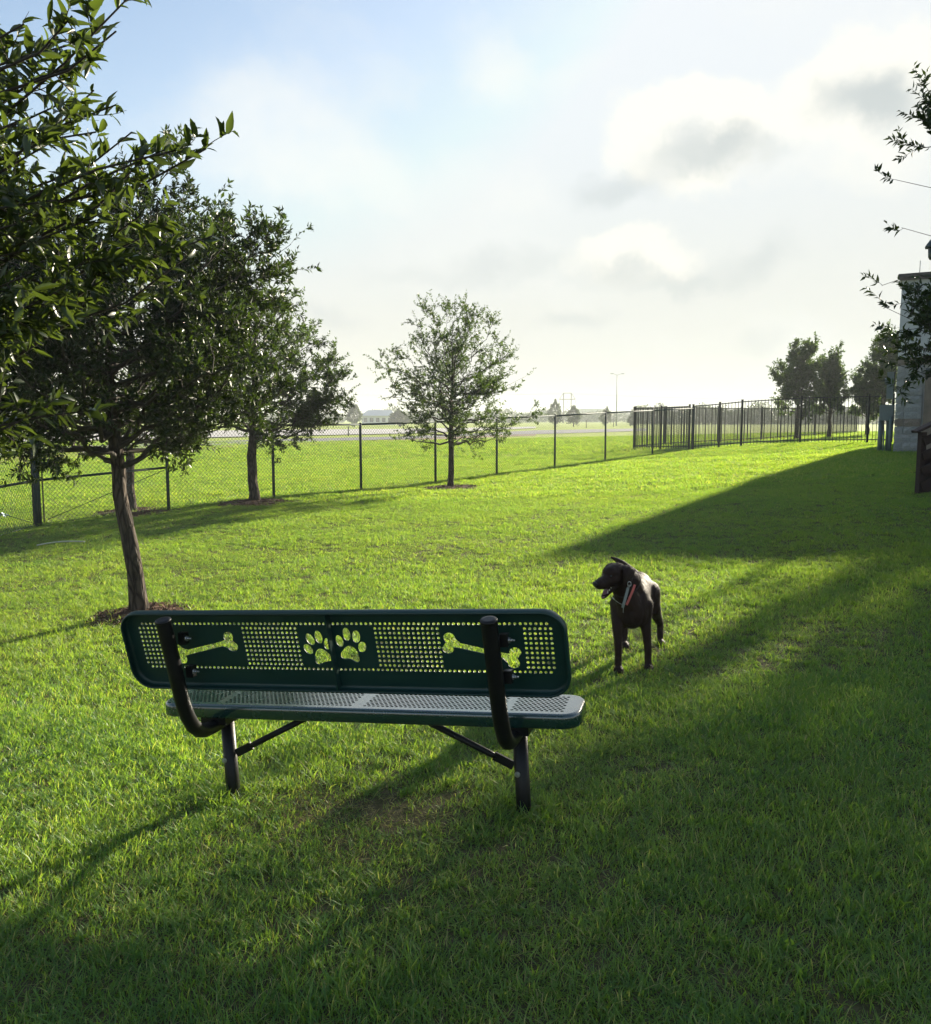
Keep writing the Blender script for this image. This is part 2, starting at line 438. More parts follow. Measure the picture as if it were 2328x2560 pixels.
# ------------------------------------------------------------------ grass
def grass_material():
    t = NT('grass_blade'); p = t.pos(); r = t.attr('tint'); h = t.attr('along')
    oi = t.n('ObjectInfo'); rnd = oi.outputs['Random']
    big = t.noise(0.35, 4, 0.6, p); mid = t.noise(1.9, 4, 0.6, p)
    g = t.mix(r, (0.044, 0.150, 0.038), (0.106, 0.222, 0.046))
    g = t.mix(t.mr(mid, 0.38, 0.66, 0.0, 0.65), g, (0.030, 0.126, 0.042))
    g = t.mix(t.mr(big, 0.46, 0.68, 0.0, 0.55), g, (0.160, 0.215, 0.045))
    dry = t.math('GREATER_THAN', t.math('ADD', r, t.math('MULTIPLY', t.mr(mid, 0.62, 0.42), 0.14)), 0.93)
    g = t.mix(dry, g, (0.34, 0.28, 0.14))
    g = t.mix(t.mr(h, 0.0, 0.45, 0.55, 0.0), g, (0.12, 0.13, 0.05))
    tr = t.mix(0.6, g, (0.225, 0.315, 0.030))
    d = t.n('BsdfDiffuse'); t.set(d.inputs['Color'], g)
    tl = t.n('BsdfTranslucent'); q = t.mix(1.0, tr, (2.15, 2.15, 1.0), 'MULTIPLY'); t.set(tl.inputs['Color'], q)
    m1 = t.n('MixShader'); m1.inputs[0].default_value = 0.56; t.L.new(d.outputs[0], m1.inputs[1]); t.L.new(tl.outputs[0], m1.inputs[2])
    gl = t.n('BsdfGlossy'); gl.inputs['Roughness'].default_value = 0.5; t.set(gl.inputs['Color'], (0.9, 0.95, 0.85))
    m2 = t.n('MixShader'); m2.inputs[0].default_value = 0.035; t.L.new(m1.outputs[0], m2.inputs[1]); t.L.new(gl.outputs[0], m2.inputs[2])
    t.L.new(m2.outputs[0], t.out.inputs['Surface']); return t.m
M['grass'] = grass_material()

def tuft(name, rng, nb, rad, hmin, hmax, wmin, wmax, lean, fixed=None):
    V = []; Fc = []; T = []; A = []
    for b in range(nb):
        a = rng.uniform(0, 2 * math.pi); rr = rad * math.sqrt(rng.uniform(0, 1))
        base = np.array([rr * math.cos(a), rr * math.sin(a), -0.006])
        hgt = rng.uniform(hmin, hmax); w = rng.uniform(wmin, wmax)
        az = rng.uniform(0, 2 * math.pi); ln = rng.uniform(0.15, 1.0) * lean
        d = np.array([math.cos(az), math.sin(az), 0]); tw = rng.uniform(-.7, .7)
        sd = np.array([-math.sin(az + tw), math.cos(az + tw), 0])
        n0 = len(V); tint = rng.uniform(0, 1) if fixed is None else fixed; drp = rng.uniform(0.0, 0.35)
        for k, (f, ww) in enumerate(((0, .75), (.4, 1.0), (.75, .72), (1.0, 0))):
            c = base + d * (ln * hgt * (f ** 1.7) * 1.25) + np.array([0, 0, hgt * (f - drp * ln * f * f)])
            if k < 3: V += [c - sd * w * ww / 2, c + sd * w * ww / 2]; T += [tint] * 2; A += [f] * 2
            else: V.append(c); T.append(tint); A.append(f)
        Fc += [(n0, n0 + 1, n0 + 3), (n0, n0 + 3, n0 + 2), (n0 + 2, n0 + 3, n0 + 5), (n0 + 2, n0 + 5, n0 + 4), (n0 + 4, n0 + 5, n0 + 6)]
    return mesh_np(name, V, Fc, M['grass'], False, {'tint': T, 'along': A})
tuft_col = bpy.data.collections.new('grass_tufts')
_rg = random.Random(5)
NTUFT = 14
for i in range(NTUFT):
    if i < 8: me = tuft('tuft', _rg, 24, 0.055, 0.018, 0.052, 0.0023, 0.0042, 1.35)
    elif i < 10: me = tuft('tuft', _rg, 14, 0.040, 0.035, 0.085, 0.0026, 0.0045, 1.1)     # longer clumps
    elif i == 12: me = tuft('tuft', _rg, 16, 0.07, 0.010, 0.022, 0.0020, 0.0038, 3.2, 1.0)   # dead thatch lying flat
    elif i == 13: me = tuft('tuft', _rg, 11, 0.018, 0.025, 0.045, 0.0085, 0.0125, 1.1, 0.15)  # broad-leaved weed
    else: me = tuft('tuft', _rg, 34, 0.09, 0.028, 0.06, 0.004, 0.0075, 0.8)             # coarse, for far off
    tuft_col.objects.link(bpy.data.objects.new('grass_tuft_%02d' % i, me))

def grass_points():
    rng = np.random.default_rng(11)
    P = []; SC = []; SZ = []; IX = []
    def band(y0, y1, dens, s, sz, idx, keep=None):
        area = .72 * (y1 * y1 - y0 * y0) + 3.0 * (y1 - y0)
        n = int(area * dens)
        y = np.sqrt(rng.uniform(0, 1, n) * (y1 ** 2 - y0 ** 2) + y0 ** 2) if y0 > 0 else rng.uniform(y0, y1, n)
        x = rng.uniform(-1, 1, n) * (.70 * y + 1.4)
        k = np.ones(n, bool)
        for mx, my, mr in MULCH:
            d = np.hypot(x - mx, y - my) / (mr * (1 + .18 * np.sin(5 * np.arctan2(y - my, x - mx))))
            k &= ~((d < 1) & (rng.uniform(0, 1, n) < 0.96))
        # worn, thin ground under the bench
        ca, sa = math.cos(BA), math.sin(BA)
        u = (x - BX) * ca - (y - BY) * sa; v = (x - BX) * sa + (y - BY) * ca
        worn = np.exp(-((u - .05) / .46) ** 2 - ((v + .05) / .34) ** 2) * .9 * (idx[0] != 12)
        k &= rng.uniform(0, 1, n) > worn
        patch = .5 + .5 * np.sin(x * 2.1 + 1.3 * np.sin(y * 1.7)) * np.sin(y * 2.6 + np.sin(x * 1.9))
        k &= rng.uniform(0, 1, n) < (.78 + .35 * patch)
        if keep is not None: k &= keep(x, y)
        x, y = x[k], y[k]; n = len(x)
        P.append(np.stack([x, y, gz(x, y)], 1)); SC.append(rng.uniform(.8, 1.25, n) * s)
        SZ.append(rng.uniform(.7, 1.3, n) * sz * (.75 + .5 * patch[k])); IX.append(rng.choice(idx, n))
    short = np.arange(8)
    band(0.9, 5.0, 860, 0.95, 0.95, short)
    band(5.0, 9.0, 480, 1.0, 0.95, short)
    band(9.0, 17.0, 300, 1.2, .9, short)
    band(17.0, 32.0, 85, 1.6, 1.0, np.array([10, 11]))
    band(32.0, 62.0, 16, 3.0, 1.2, np.array([10, 11]))
    band(1.0, 7.0, 42, 1.0, 1.0, np.array([12])); band(1.0, 8.0, 9, 1.0, 1.0, np.array([13]))
    # scattered longer clumps
    band(1.0, 9.0, 9, 1.0, 1.0, np.array([8, 9]))
    ca, sa = math.cos(BA), math.sin(BA)
    def around(px, py, r, n, s):
        a = rng.uniform(0, 2 * math.pi, n); d = r * np.sqrt(rng.uniform(.15, 1, n)); x = px + d * np.cos(a); y = py + d * np.sin(a)
        P.append(np.stack([x, y, gz(x, y)], 1)); SC.append(rng.uniform(.8, 1.2, n) * s); SZ.append(rng.uniform(.7, 1.35, n) * s); IX.append(rng.choice([8, 9], n))
    n = 150; u = rng.normal(.05, .4, n); v = rng.normal(-.05, .3, n); x = BX + u * ca + v * sa; y = BY - u * sa + v * ca
    P.append(np.stack([x, y, gz(x, y)], 1)); SC.append(rng.uniform(.8, 1.3, n)); SZ.append(rng.uniform(.6, 1.1, n)); IX.append(np.full(n, 12))
    for sg in (-1, 1):
        around(BX + sg * .665 * ca, BY - sg * .665 * sa, .15, 34, .9)
    for mx, my, mr in MULCH: around(mx, my, mr * 1.25, 60, .9)
    # weeds left by the mower along the fence line
    t = rng.uniform(0, 1, 900); x = -7.5 + t * 15.6; y = 22.28 + 1.1015 * (x)  + rng.normal(0, .12, 900)
    P.append(np.stack([x, y, gz(x, y)], 1)); SC.append(rng.uniform(.9, 1.6, 900)); SZ.append(rng.uniform(.8, 1.9, 900)); IX.append(rng.choice([8, 9], 900))
    return np.concatenate(P), np.concatenate(SC), np.concatenate(SZ), np.concatenate(IX), rng
gp, gsc, gszz, gix, _r = grass_points()
gm = bpy.data.meshes.new('grass'); gm.vertices.add(len(gp)); gm.vertices.foreach_set('co', gp.astype(np.float32).ravel())
a = gm.attributes.new('tuft_scale', 'FLOAT_VECTOR', 'POINT'); a.data.foreach_set('vector', np.stack([gsc, gsc, gszz], 1).astype(np.float32).ravel())
a = gm.attributes.new('tuft_turn', 'FLOAT_VECTOR', 'POINT')
a.data.foreach_set('vector', np.stack([_r.normal(0, .1, len(gp)), _r.normal(0, .1, len(gp)), _r.uniform(0, 6.283, len(gp))], 1).astype(np.float32).ravel())
a = gm.attributes.new('tuft_kind', 'INT', 'POINT'); a.data.foreach_set('value', gix.astype(np.int32))
gro = link(bpy.data.objects.new('grass', gm))
tag(gro, 'short mown green lawn grass with straw-coloured blades', 'grass', kind='stuff')
def scatter_group():
    ng = bpy.data.node_groups.new('scatter', 'GeometryNodeTree')
    ng.interface.new_socket('Geometry', in_out='INPUT', socket_type='NodeSocketGeometry')
    ng.interface.new_socket('Geometry', in_out='OUTPUT', socket_type='NodeSocketGeometry')
    N = ng.nodes; L = ng.links
    gi = N.new('NodeGroupInput'); go = N.new('NodeGroupOutput')
    m2p = N.new('GeometryNodeMeshToPoints'); L.new(gi.outputs[0], m2p.inputs[0])
    ci = N.new('GeometryNodeCollectionInfo'); ci.inputs[0].default_value = tuft_col; ci.inputs[1].default_value = True; ci.inputs[2].default_value = True
    iop = N.new('GeometryNodeInstanceOnPoints')
    def na(name, dt):
        q = N.new('GeometryNodeInputNamedAttribute'); q.data_type = dt; q.inputs[0].default_value = name
        return q.outputs[0]
    L.new(m2p.outputs[0], iop.inputs['Points']); L.new(ci.outputs[0], iop.inputs['Instance'])
    iop.inputs['Pick Instance'].default_value = True
    L.new(na('tuft_kind', 'INT'), iop.inputs['Instance Index'])
    L.new(na('tuft_turn', 'FLOAT_VECTOR'), iop.inputs['Rotation']); L.new(na('tuft_scale', 'FLOAT_VECTOR'), iop.inputs['Scale'])
    L.new(iop.outputs[0], go.inputs[0]); return ng
md = gro.modifiers.new('scatter', 'NODES'); md.node_group = scatter_group()
# ------------------------------------------------------------------ trees
LEAF4 = (np.array([(0, 0, 0), (.5, .42, .10), (0, .48, -.04), (-.5, .42, .10), (0, 1, -.10)]), np.array([(0, 1, 2), (1, 4, 2), (4, 3, 2), (3, 0, 2)]))
LEAF2 = (np.array([(0, 0, 0), (.5, .5, .05), (0, 1, 0), (-.5, .5, .05)]), np.array([(0, 1, 2), (0, 2, 3)]))
def toothed_leaf(seed):
    """oak leaf: midrib bent down, blade folded, a few teeth beyond the middle"""
    r = random.Random(seed); n = 8; V = []; Fc = []
    bend = r.uniform(.05, .35); fold = r.uniform(.06, .38); tooth = r.choice((0, 0, .5, 1))
    for i in range(n + 1):
        f = i / n; w = 0.5 * math.sin(math.pi * min(1, f * .93 + .07) ** 0.85) ** 0.9
        if i == n: w = 0.0
        if 3 <= i < n and i % 2 == 1: w *= 1.0 + r.uniform(.0, .34) * tooth
        elif 3 <= i < n: w *= 1 - .13 * tooth
        z = -bend * f * f
        wl = w * r.uniform(.92, 1.08); wr = w * r.uniform(.92, 1.08)
        V += [(-wl, f, z + fold * wl), (0, f, z), (wr, f, z + fold * wr)]
    for i in range(n):
        a = i * 3
        Fc += [(a, a + 1, a + 3), (a + 1, a + 4, a + 3), (a + 1, a + 2, a + 4), (a + 2, a + 5, a + 4)]
    return np.array(V, float), np.array(Fc)

def leaf_frames(pos, d, up, rng, roll=0.8):
    d = d / (np.linalg.norm(d, axis=1, keepdims=True) + 1e-9)
    u = up + rng.normal(0, roll, d.shape)
    x = np.cross(d, u); x /= (np.linalg.norm(x, axis=1, keepdims=True) + 1e-9)
    z = np.cross(x, d)
    return d, x, z
def leaf_cloud(name, tmpl, pos, d, L, Wd, rng, mat, tint=None, roll=0.8):
    TV, TF = tmpl; n = len(pos)
    y, x, z = leaf_frames(pos, d, np.array([0, 0, 1.0]), rng, roll)
    V = pos[:, None, :] + TV[None, :, 0, None] * (Wd[:, None, None] * x[:, None, :]) + TV[None, :, 1, None] * (L[:, None, None] * y[:, None, :]) + TV[None, :, 2, None] * (L[:, None, None] * z[:, None, :])
    Fc = (TF[None] + (np.arange(n) * len(TV))[:, None, None]).reshape(-1, 3)
    ti = np.repeat(rng.uniform(0, 1, n) ** 1.3 if tint is None else tint, len(TV))
    return mesh_np(name, V.reshape(-1, 3), Fc, mat, False, {'tint': ti})

def bez(a, b, c, n):
    t = np.linspace(0, 1, n)[:, None]
    return (1 - t) ** 2 * a + 2 * t * (1 - t) * b + t * t * c
def unit(v): return v / (np.linalg.norm(v) + 1e-9)

class Tree:
    def __init__(s, seed): s.rng = np.random.default_rng(seed); s.limb = MB(); s.P = []; s.D = []; s.twigs = 0
    def leaves_on(s, pts, n, f0=0.15, spread=1.0):
        r = s.rng; m = len(pts)
        t = np.sort(r.uniform(f0, 1.0, n)); q = t * (m - 1); i = np.minimum(q.astype(int), m - 2); f = (q - i)[:, None]
        p = pts[i] * (1 - f) + pts[i + 1] * f; ax = pts[i + 1] - pts[i]
        ax = ax / (np.linalg.norm(ax, axis=1, keepdims=True) + 1e-9)
        rnd = r.normal(0, 1, (n, 3)); rad = np.cross(ax, rnd); rad /= (np.linalg.norm(rad, axis=1, keepdims=True) + 1e-9)
        s.P.append(p); s.D.append(ax * .75 + rad * spread + np.array([0, 0, .12]))
    def twig(s, a, d, L, n, r0=.0022, bend=.25, sides=3):
        r = s.rng
        c = a + unit(d) * L; mid = (a + c) / 2 + r.normal(0, 1, 3) * L * bend * .5
        c = c + np.array([0, 0, L * r.uniform(-.05, .22)])
        pts = bez(a, mid, c, 5); s.limb.tube(pts, [r0, r0 * .85, r0 * .7, r0 * .5, r0 * .3], sides, False); s.twigs += 1
        s.leaves_on(pts, n); return pts
    def branch(s, a, c, r0, r1, lift=0.25, n=9, sides=5, wob=.03):
        r = s.rng; L = np.linalg.norm(c - a)
        mid = (a + c) / 2 + np.array([0, 0, -lift * L * .4]) + r.normal(0, 1, 3) * L * .06
        pts = bez(a, mid, c, n)
        pts[1:-1] += r.normal(0, 1, (n - 2, 3)) * L * wob
        s.limb.tube(pts, list(np.linspace(r0, r1, n)), sides, False); return pts

def oak(name, base, label, crown, seed, n_prim, n_sec, n_twig, twig_len, leaves_per, leaf=(.055, .020), trunk_r=.08, trunk_h=None, lean=(0, 0),
        tmpl=LEAF4, leaf_mat='oak_leaf', group=None, first=.25, up=.35, shape=None, cat='tree', extra=None, ragged=.35, twig_r=.002, fan=0.9, n_extra=None):
    """crown: centre (relative to the base) and radii"""
    T = Tree(seed); r = T.rng
    bx, by = base; z0 = G(bx, by)
    cc = np.array(crown[0], float); cr = np.array(crown[1], float)
    top = np.array([cc[0] * .9, cc[1] * .9, cc[2] + cr[2] * .55])
    fork = trunk_h or (cc[2] - cr[2] * .6)
    tr = MB(); npt = 16
    tz = np.linspace(-.06, top[2], npt)
    tp = np.stack([np.interp(tz, [0, fork, top[2]], [0, lean[0], top[0]]), np.interp(tz, [0, fork, top[2]], [0, lean[1], top[1]]), tz], 1)
    tp[2:-1, :2] += r.normal(0, trunk_r * .16, (npt - 3, 2))
    rr = trunk_r * np.interp(tz, [0, .12, .3, fork, top[2]], [1.35, 1.1, 1.0, .82, .12])
    tr.tube(tp, list(rr), 14, True)
    root = empty(name, (bx, by, z0), None, label, cat, group)
    tm = tr.mesh('trunk', M['bark'])
    # lumpy bark
    co = np.empty(len(tm.vertices) * 3, np.float32); tm.vertices.foreach_get('co', co); co = co.reshape(-1, 3)
    co[:, :2] += r.normal(0, trunk_r * .05, (len(co), 2)); tm.vertices.foreach_set('co', co.ravel())
    link(bpy.data.objects.new('trunk', tm), root)
    def tpt(zq): return np.array([np.interp(zq, tp[:, 2], tp[:, 0]), np.interp(zq, tp[:, 2], tp[:, 1]), zq])
    prim = []
    for i in range(n_prim):
        f = (i + r.uniform(0, 1)) / n_prim
        az = i * 2.39996 + r.uniform(-.4, .4)
        el = math.asin(np.clip(-.75 + 1.72 * f + r.normal(0, .08), -.98, .99))
        rad = 1 + r.normal(0, ragged * .5)
        rad = np.clip(rad, .6, 1.35)
        d = np.array([math.cos(az) * math.cos(el), math.sin(az) * math.cos(el), math.sin(el)])
        tgt = cc + d * cr * rad
        if shape is not None: tgt = shape(tgt, r)
        zs = np.clip(fork * (1 - first * .3) + (top[2] - fork) * (f * .85), fork * .8, top[2] * .97)
        zs = min(zs, max(fork * .85, tgt[2] - .15))
        a = tpt(zs)
        prim.append((T.branch(a, tgt, max(.006, trunk_r * (.40 - .22 * f)), .003, up), n_sec))
    for e in (extra or []):
        e = np.array(e, float); a = tpt(np.clip(e[2] - .4 * np.linalg.norm(e[:2] - cc[:2]), fork * .85, top[2] * .95)); prim.append((T.branch(a, e, .012, .002, .1), n_extra or n_sec))
    secs = []
    for pts, nsec in prim:
        L = np.linalg.norm(pts[-1] - pts[0]); ns = max(2, int(nsec * L / (cr.mean())))
        for k in range(ns):
            t = r.uniform(.28, .97); q = t * (len(pts) - 1); i = min(int(q), len(pts) - 2)
            a = pts[i] * (1 - q + i) + pts[i + 1] * (q - i); ax = unit(pts[i + 1] - pts[i])
            d = unit(ax * .75 + unit(r.normal(0, 1, 3)) * fan + np.array([0, 0, .18]))
            l2 = cr.mean() * r.uniform(.16, .42) * (1.15 - .55 * t)
            secs.append(T.branch(a, a + d * l2, .0045, .0018, .05, 5, 4, .04))
        T.twig(pts[-1] - unit(pts[-1] - pts[-2]) * .02, pts[-1] - pts[-3], twig_len * 1.3, leaves_per + 3, twig_r)
    for pts in secs:
        for k in range(n_twig):
            q = r.uniform(.2, 1.0) * (len(pts) - 1); i = min(int(q), len(pts) - 2)
            a = pts[i] * (1 - q + i) + pts[i + 1] * (q - i); ax = unit(pts[i + 1] - pts[i])
            T.twig(a, ax * .8 + unit(r.normal(0, 1, 3)) * .8 + np.array([0, 0, .15]), twig_len * r.uniform(.5, 1.25), leaves_per, twig_r)
        T.leaves_on(pts, leaves_per, .3)
    T.limb.build('limbs', M['twig'], root)
    P = np.concatenate(T.P); D = np.concatenate(T.D); n = len(P)
    sz = r.uniform(.6, 1.25, n)
    me = leaf_cloud('crown', tmpl, P, D, leaf[0] * sz, leaf[1] * sz * r.uniform(.8, 1.25, n), r, M[leaf_mat])
    co = link(bpy.data.objects.new('crown', me), root)
    return root, n

M['mid_leaf'] = leaf_material('mid_leaf', (0.013, 0.028, 0.010), (0.036, 0.064, 0.018), (0.15, 0.26, 0.016), 0.30)
LEAFCOUNT = {}
def add(name, *a, **k):
    o, n = oak(name, *a, **k); LEAFCOUNT[k.get('seed', 0)] = n; return o
# middle oak left of the bench
bm_ = TREE_SPOTS['mid']
add('oak_tree', bm_, 'dense dark oak with rough leaning trunk growing behind the bench', ((-.30, .1, 2.80), (1.75, 1.6, 1.10)), seed=3, n_prim=54, n_sec=14, n_twig=5, twig_len=.19, leaves_per=17,
    leaf=(.058, .019), trunk_r=.072, trunk_h=1.45, lean=(-.16, 0), group='young oaks on the lawn', ragged=.32,
    extra=[(1.25, .1, 3.1), (1.1, -.2, 3.3), (1.25, .2, 2.8), (1.2, 0, 2.5), (.8, .3, 3.5), (1.45, 0, 3.3), (.4, 0, 3.7), (-.9, -.4, 1.9), (.45, -.5, 1.85), (1.0, -.1, 1.85), (-1.5, 0, 1.9), (1.3, .2, 2.0)])
add('oak_tree', TREE_SPOTS['second'], 'oak half hidden behind the leaning trunk, by the corner fence post', ((.2, 0, 3.0), (1.7, 1.6, 1.9)), seed=5, n_prim=34, n_sec=10, n_twig=4, twig_len=.18, leaves_per=13,
    leaf=(.085, .032), trunk_r=.085, trunk_h=1.3, group='young oaks on the lawn')
add('oak_tree', TREE_SPOTS['third'], 'spreading oak with low boughs by the fence, next to the dense dark oak', ((.15, 0, 2.75), (1.5, 1.45, 1.5)), seed=8, n_prim=42, n_sec=11, n_twig=5, twig_len=.18, leaves_per=14,
    leaf=(.066, .024), trunk_r=.10, trunk_h=1.35, leaf_mat='mid_leaf', group='young oaks on the lawn', extra=[(1.95, 0, 2.2), (1.9, -.2, 2.0), (1.85, .2, 2.4), (1.6, 0, 1.9), (1.75, .3, 2.1)])
add('oak_tree', TREE_SPOTS['centre'], 'airy lone oak with upswept branches standing against the sky beside the fence', ((.05, 0, 2.35), (1.25, 1.25, 1.45)), seed=13, n_prim=54, n_sec=9, n_twig=3, twig_len=.24, leaves_per=16,
    leaf=(.057, .022), leaf_mat='mid_leaf', trunk_r=.07, trunk_h=1.15, group='young oaks on the lawn', ragged=.5, up=.05, fan=.7,
    extra=[(-1.75, 0, 2.95), (-1.7, 0, 2.55), (1.95, 0, 1.75), (1.75, .1, 2.6), (-.55, 0, 4.1), (-.1, 0, 4.05), (.55, 0, 3.95), (1.15, 0, 3.35)])
# oaks by the building, crowns reach in from the right
add('oak_tree', (7.75, 9.0), 'oak whose glossy twigs hang in from the edge before the building', ((-.1, 0, 2.7), (1.85, 1.9, 1.3)), seed=21, n_prim=46, n_sec=10, n_twig=5, twig_len=.18, leaves_per=15,
    leaf=(.062, .021), trunk_r=.10, trunk_h=1.3, group='young oaks on the lawn', ragged=.22, n_extra=5,
    extra=[tuple(np.array(q) - np.array([7.75, 9.0, .50])) for q in (at_y(2240, 440, 7.0), at_y(2255, 560, 7.0), at_y(2205, 705, 7.0), at_y(2215, 760, 7.1), at_y(2235, 820, 7.1), at_y(2315, 205, 7.0), at_y(2310, 288, 7.0), at_y(2250, 905, 7.1), at_y(2295, 715, 7.2), at_y(2300, 800, 7.3), at_y(2305, 900, 7.3), at_y(2290, 860, 7.2))])
add('oak_tree', (10.85, 11.8), 'broad oak behind the hanging twigs, shading the lawn before the bench', ((.05, 0, 3.3), (1.95, 2.0, 1.9)), seed=27, n_prim=50, n_sec=10, n_twig=4, twig_len=.22, leaves_per=13,
    leaf=(.095, .036), trunk_r=.11, trunk_h=1.5, group='young oaks on the lawn', ragged=.25)
add('oak_tree', (12.55, 16.15), 'largest of the oaks on the building side, throwing shade across the foreground', ((.1, 0, 6.1), (2.75, 2.7, 3.0)), seed=29, n_prim=64, n_sec=10, n_twig=4, twig_len=.26, leaves_per=12,
    leaf=(.14, .056), trunk_r=.12, trunk_h=1.5, group='young oaks on the lawn', ragged=.25)
# trees inside the railed enclosure
for i, (px, py, Y, top, wpx, lab, sd) in enumerate((
    (1991, 1097, 43, 862, 125, 'round-headed oak, first inside the black railings', 31), (2073, 1088, 45, 878, 85, 'slim narrow oak between two rounder oaks inside the railings', 33),
    (2168, 1090, 47, 925, 95, 'low bushy oak beside the tall pointed oak near the building', 37), (2205, 1091, 46, 812, 90, 'tall pointed oak nearest the block building inside the railings', 41))):
    b = at_y(px, py, Y); h = (py - top) / F_PX * Y; w = wpx / F_PX * Y
    add('oak_tree', (b[0], b[1]), lab, ((0, 0, h * .63), (w * .38, w * .38, h * .34)), seed=sd, n_prim=40, n_sec=10, n_twig=4, twig_len=.26, leaves_per=12, leaf=(.12, .05), trunk_r=.11, trunk_h=h * .28, leaf_mat='mid_leaf',
        tmpl=LEAF4, group='oaks inside the railed enclosure', ragged=.7, up=.05)

# ---- the near oak at upper left: toothed leaves one can pick out
def near_oak():
    root = empty('oak_tree', (-2.55, 2.75, G(-2.55, 2.75)), None, 'near oak whose large toothed leaves fill the upper corner above the bench', 'tree', 'young oaks on the lawn')
    ox = np.array([-2.55, 2.75, G(-2.55, 2.75)]); T = Tree(77); r = T.rng
    tr = MB(); tz = np.linspace(-.06, 3.6, 14); tp = np.stack([np.sin(tz * 1.3) * .03 - tz * .02, np.cos(tz) * .02, tz], 1)
    tr.tube(tp, list(np.interp(tz, [0, .15, .4, 1.6, 3.6], [.13, .105, .095, .075, .015])), 14); tr.build('trunk', M['bark'], root)
    tips = []
    for (px, py, Y) in ((315, 0, 2.35), (290, 78, 2.3), (215, 100, 2.45), (215, 155, 2.5), (180, 40, 2.2), (120, 120, 2.4), (60, 60, 2.1), (40, 190, 2.5), (290, 262, 2.7), (235, 225, 2.5), (150, 260, 2.6),
                        (515, 372, 2.4), (470, 368, 2.4), (410, 375, 2.4), (360, 395, 2.4), (330, 330, 2.7), (240, 330, 2.45), (120, 360, 2.3), (50, 300, 2.2), (60, 430, 2.4), (190, 430, 2.5), (300, 450, 2.6), (420, 560, 2.7), (530, 590, 2.75), (470, 640, 2.7),
                        (350, 540, 2.5), (240, 540, 2.4), (140, 500, 2.25), (40, 560, 2.3), (100, 620, 2.4), (230, 640, 2.5), (330, 650, 2.6), (60, 690, 2.3), (160, 720, 2.45), (30, 770, 2.4), (110, 760, 2.5), (120, 810, 2.5), (20, 830, 2.4),
                        (235, 1025, 2.6), (120, 1015, 2.6), (10, 1010, 2.5), (-60, 250, 2.3), (-80, 480, 2.3), (-120, 700, 2.3), (-150, 100, 2.4)):
        tips.append(at_y(px, py, Y) - ox)
    def tpt(zq): return np.array([np.interp(zq, tz, tp[:, 0]), np.interp(zq, tz, tp[:, 1]), zq])
    LP = []; LD = []
    def spray(pts, n):
        T.leaves_on(pts, n, .35, .9); T.leaves_on(pts[-3:], 4, .7, .8)
    for k, e in enumerate(tips):
        a = tpt(np.clip(e[2] - r.uniform(.1, .5), 1.2, 3.4)) * np.array([1, 1, 1]); pts = T.branch(a, e, .012, .0022, .25, 10, 6, .012)
        spray(pts[5:], 11)
        for j in range(14):
            q = r.uniform(.35, 1.0) * 9; i = min(int(q), 8); b = pts[i] * (1 - q + i) + pts[i + 1] * (q - i)
            T.twig(b, unit(pts[i + 1] - pts[i]) * .8 + unit(r.normal(0, 1, 3)) * .75, r.uniform(.07, .15), int(r.integers(6, 11)), .0017, .2, 5)
    # fuller outer part, away from the picture
    for k in range(34):
        az = r.uniform(1.7, 5.6); e = np.array([math.cos(az) * r.uniform(.5, 1.3), math.sin(az) * r.uniform(.4, 1.2), r.uniform(1.5, 3.8)])
        pts = T.branch(tpt(np.clip(e[2] - .4, 1.2, 3.4)), e, .012, .002, .2, 8, 5, .015); spray(pts[3:], 14)
        for j in range(4): T.twig(pts[int(r.integers(4, 8))], unit(r.normal(0, 1, 3)) + pts[-1] * .3, .2, 8, .0019)
    T.limb.build('limbs', M['twig'], root)
    P = np.concatenate(T.P); D = np.concatenate(T.D); n = len(P)
    Wp = P + ox; dep = Wp[:, 1] * cP - (Wp[:, 2] - CAM_H) * sP
    sx = 1164 + F_PX * Wp[:, 0] / dep; sy = 1280 - F_PX * (Wp[:, 1] * sP + (Wp[:, 2] - CAM_H) * cP) / dep
    L = .049 * r.uniform(.5, 1.4, n); Wd = L * r.uniform(.24, .38, n)
    inside = (sx > 0) & (sx < 2328) & (sy > 0) & (sy < 2560)
    score = np.where(inside, L / dep, 0) * r.uniform(.8, 1.0, n)
    pick = np.argsort(-score)[:300]; rest = np.ones(n, bool); rest[pick] = False
    temps = [toothed_leaf(s) for s in range(10)]
    y, x, z = leaf_frames(P, D, np.array([0, 0, 1.0]), r, .7)
    mes = [[mesh_np('leaf', TV, TF, M['big_leaf'], False, {'tint': np.full(len(TV), tt)}) for tt in (.05, .3, .6, .95)] for TV, TF in temps]
    for i in pick:
        o = bpy.data.objects.new('leaf', mes[r.integers(0, 10)][r.integers(0, 4)])
        R = np.eye(4); R[:3, 0] = x[i] * Wd[i]; R[:3, 1] = y[i] * L[i]; R[:3, 2] = z[i] * L[i]; R[:3, 3] = P[i]
        C.objects.link(o); o.parent = root; o.matrix_local = Matrix(R.tolist())
    idx = np.where(rest)[0]; which = r.integers(0, 10, len(idx)); VV = []; FF = []; TT = []; off = 0
    for w in range(10):
        q = idx[which == w]; TV, TF = temps[w]; m = len(q)
        V = P[q][:, None] + TV[None, :, 0, None] * (Wd[q][:, None, None] * x[q][:, None]) + TV[None, :, 1, None] * (L[q][:, None, None] * y[q][:, None]) + TV[None, :, 2, None] * (L[q][:, None, None] * z[q][:, None])
        VV.append(V.reshape(-1, 3)); FF.append((TF[None] + (np.arange(m) * len(TV))[:, None, None]).reshape(-1, 3) + off); off += m * len(TV); TT.append(np.repeat(r.uniform(0, 1, m), len(TV)))
    co = link(bpy.data.objects.new('crown', mesh_np('crown', np.concatenate(VV), np.concatenate(FF), M['big_leaf'], False, {'tint': np.concatenate(TT)})), root); co['kind'] = 'stuff'
    return n
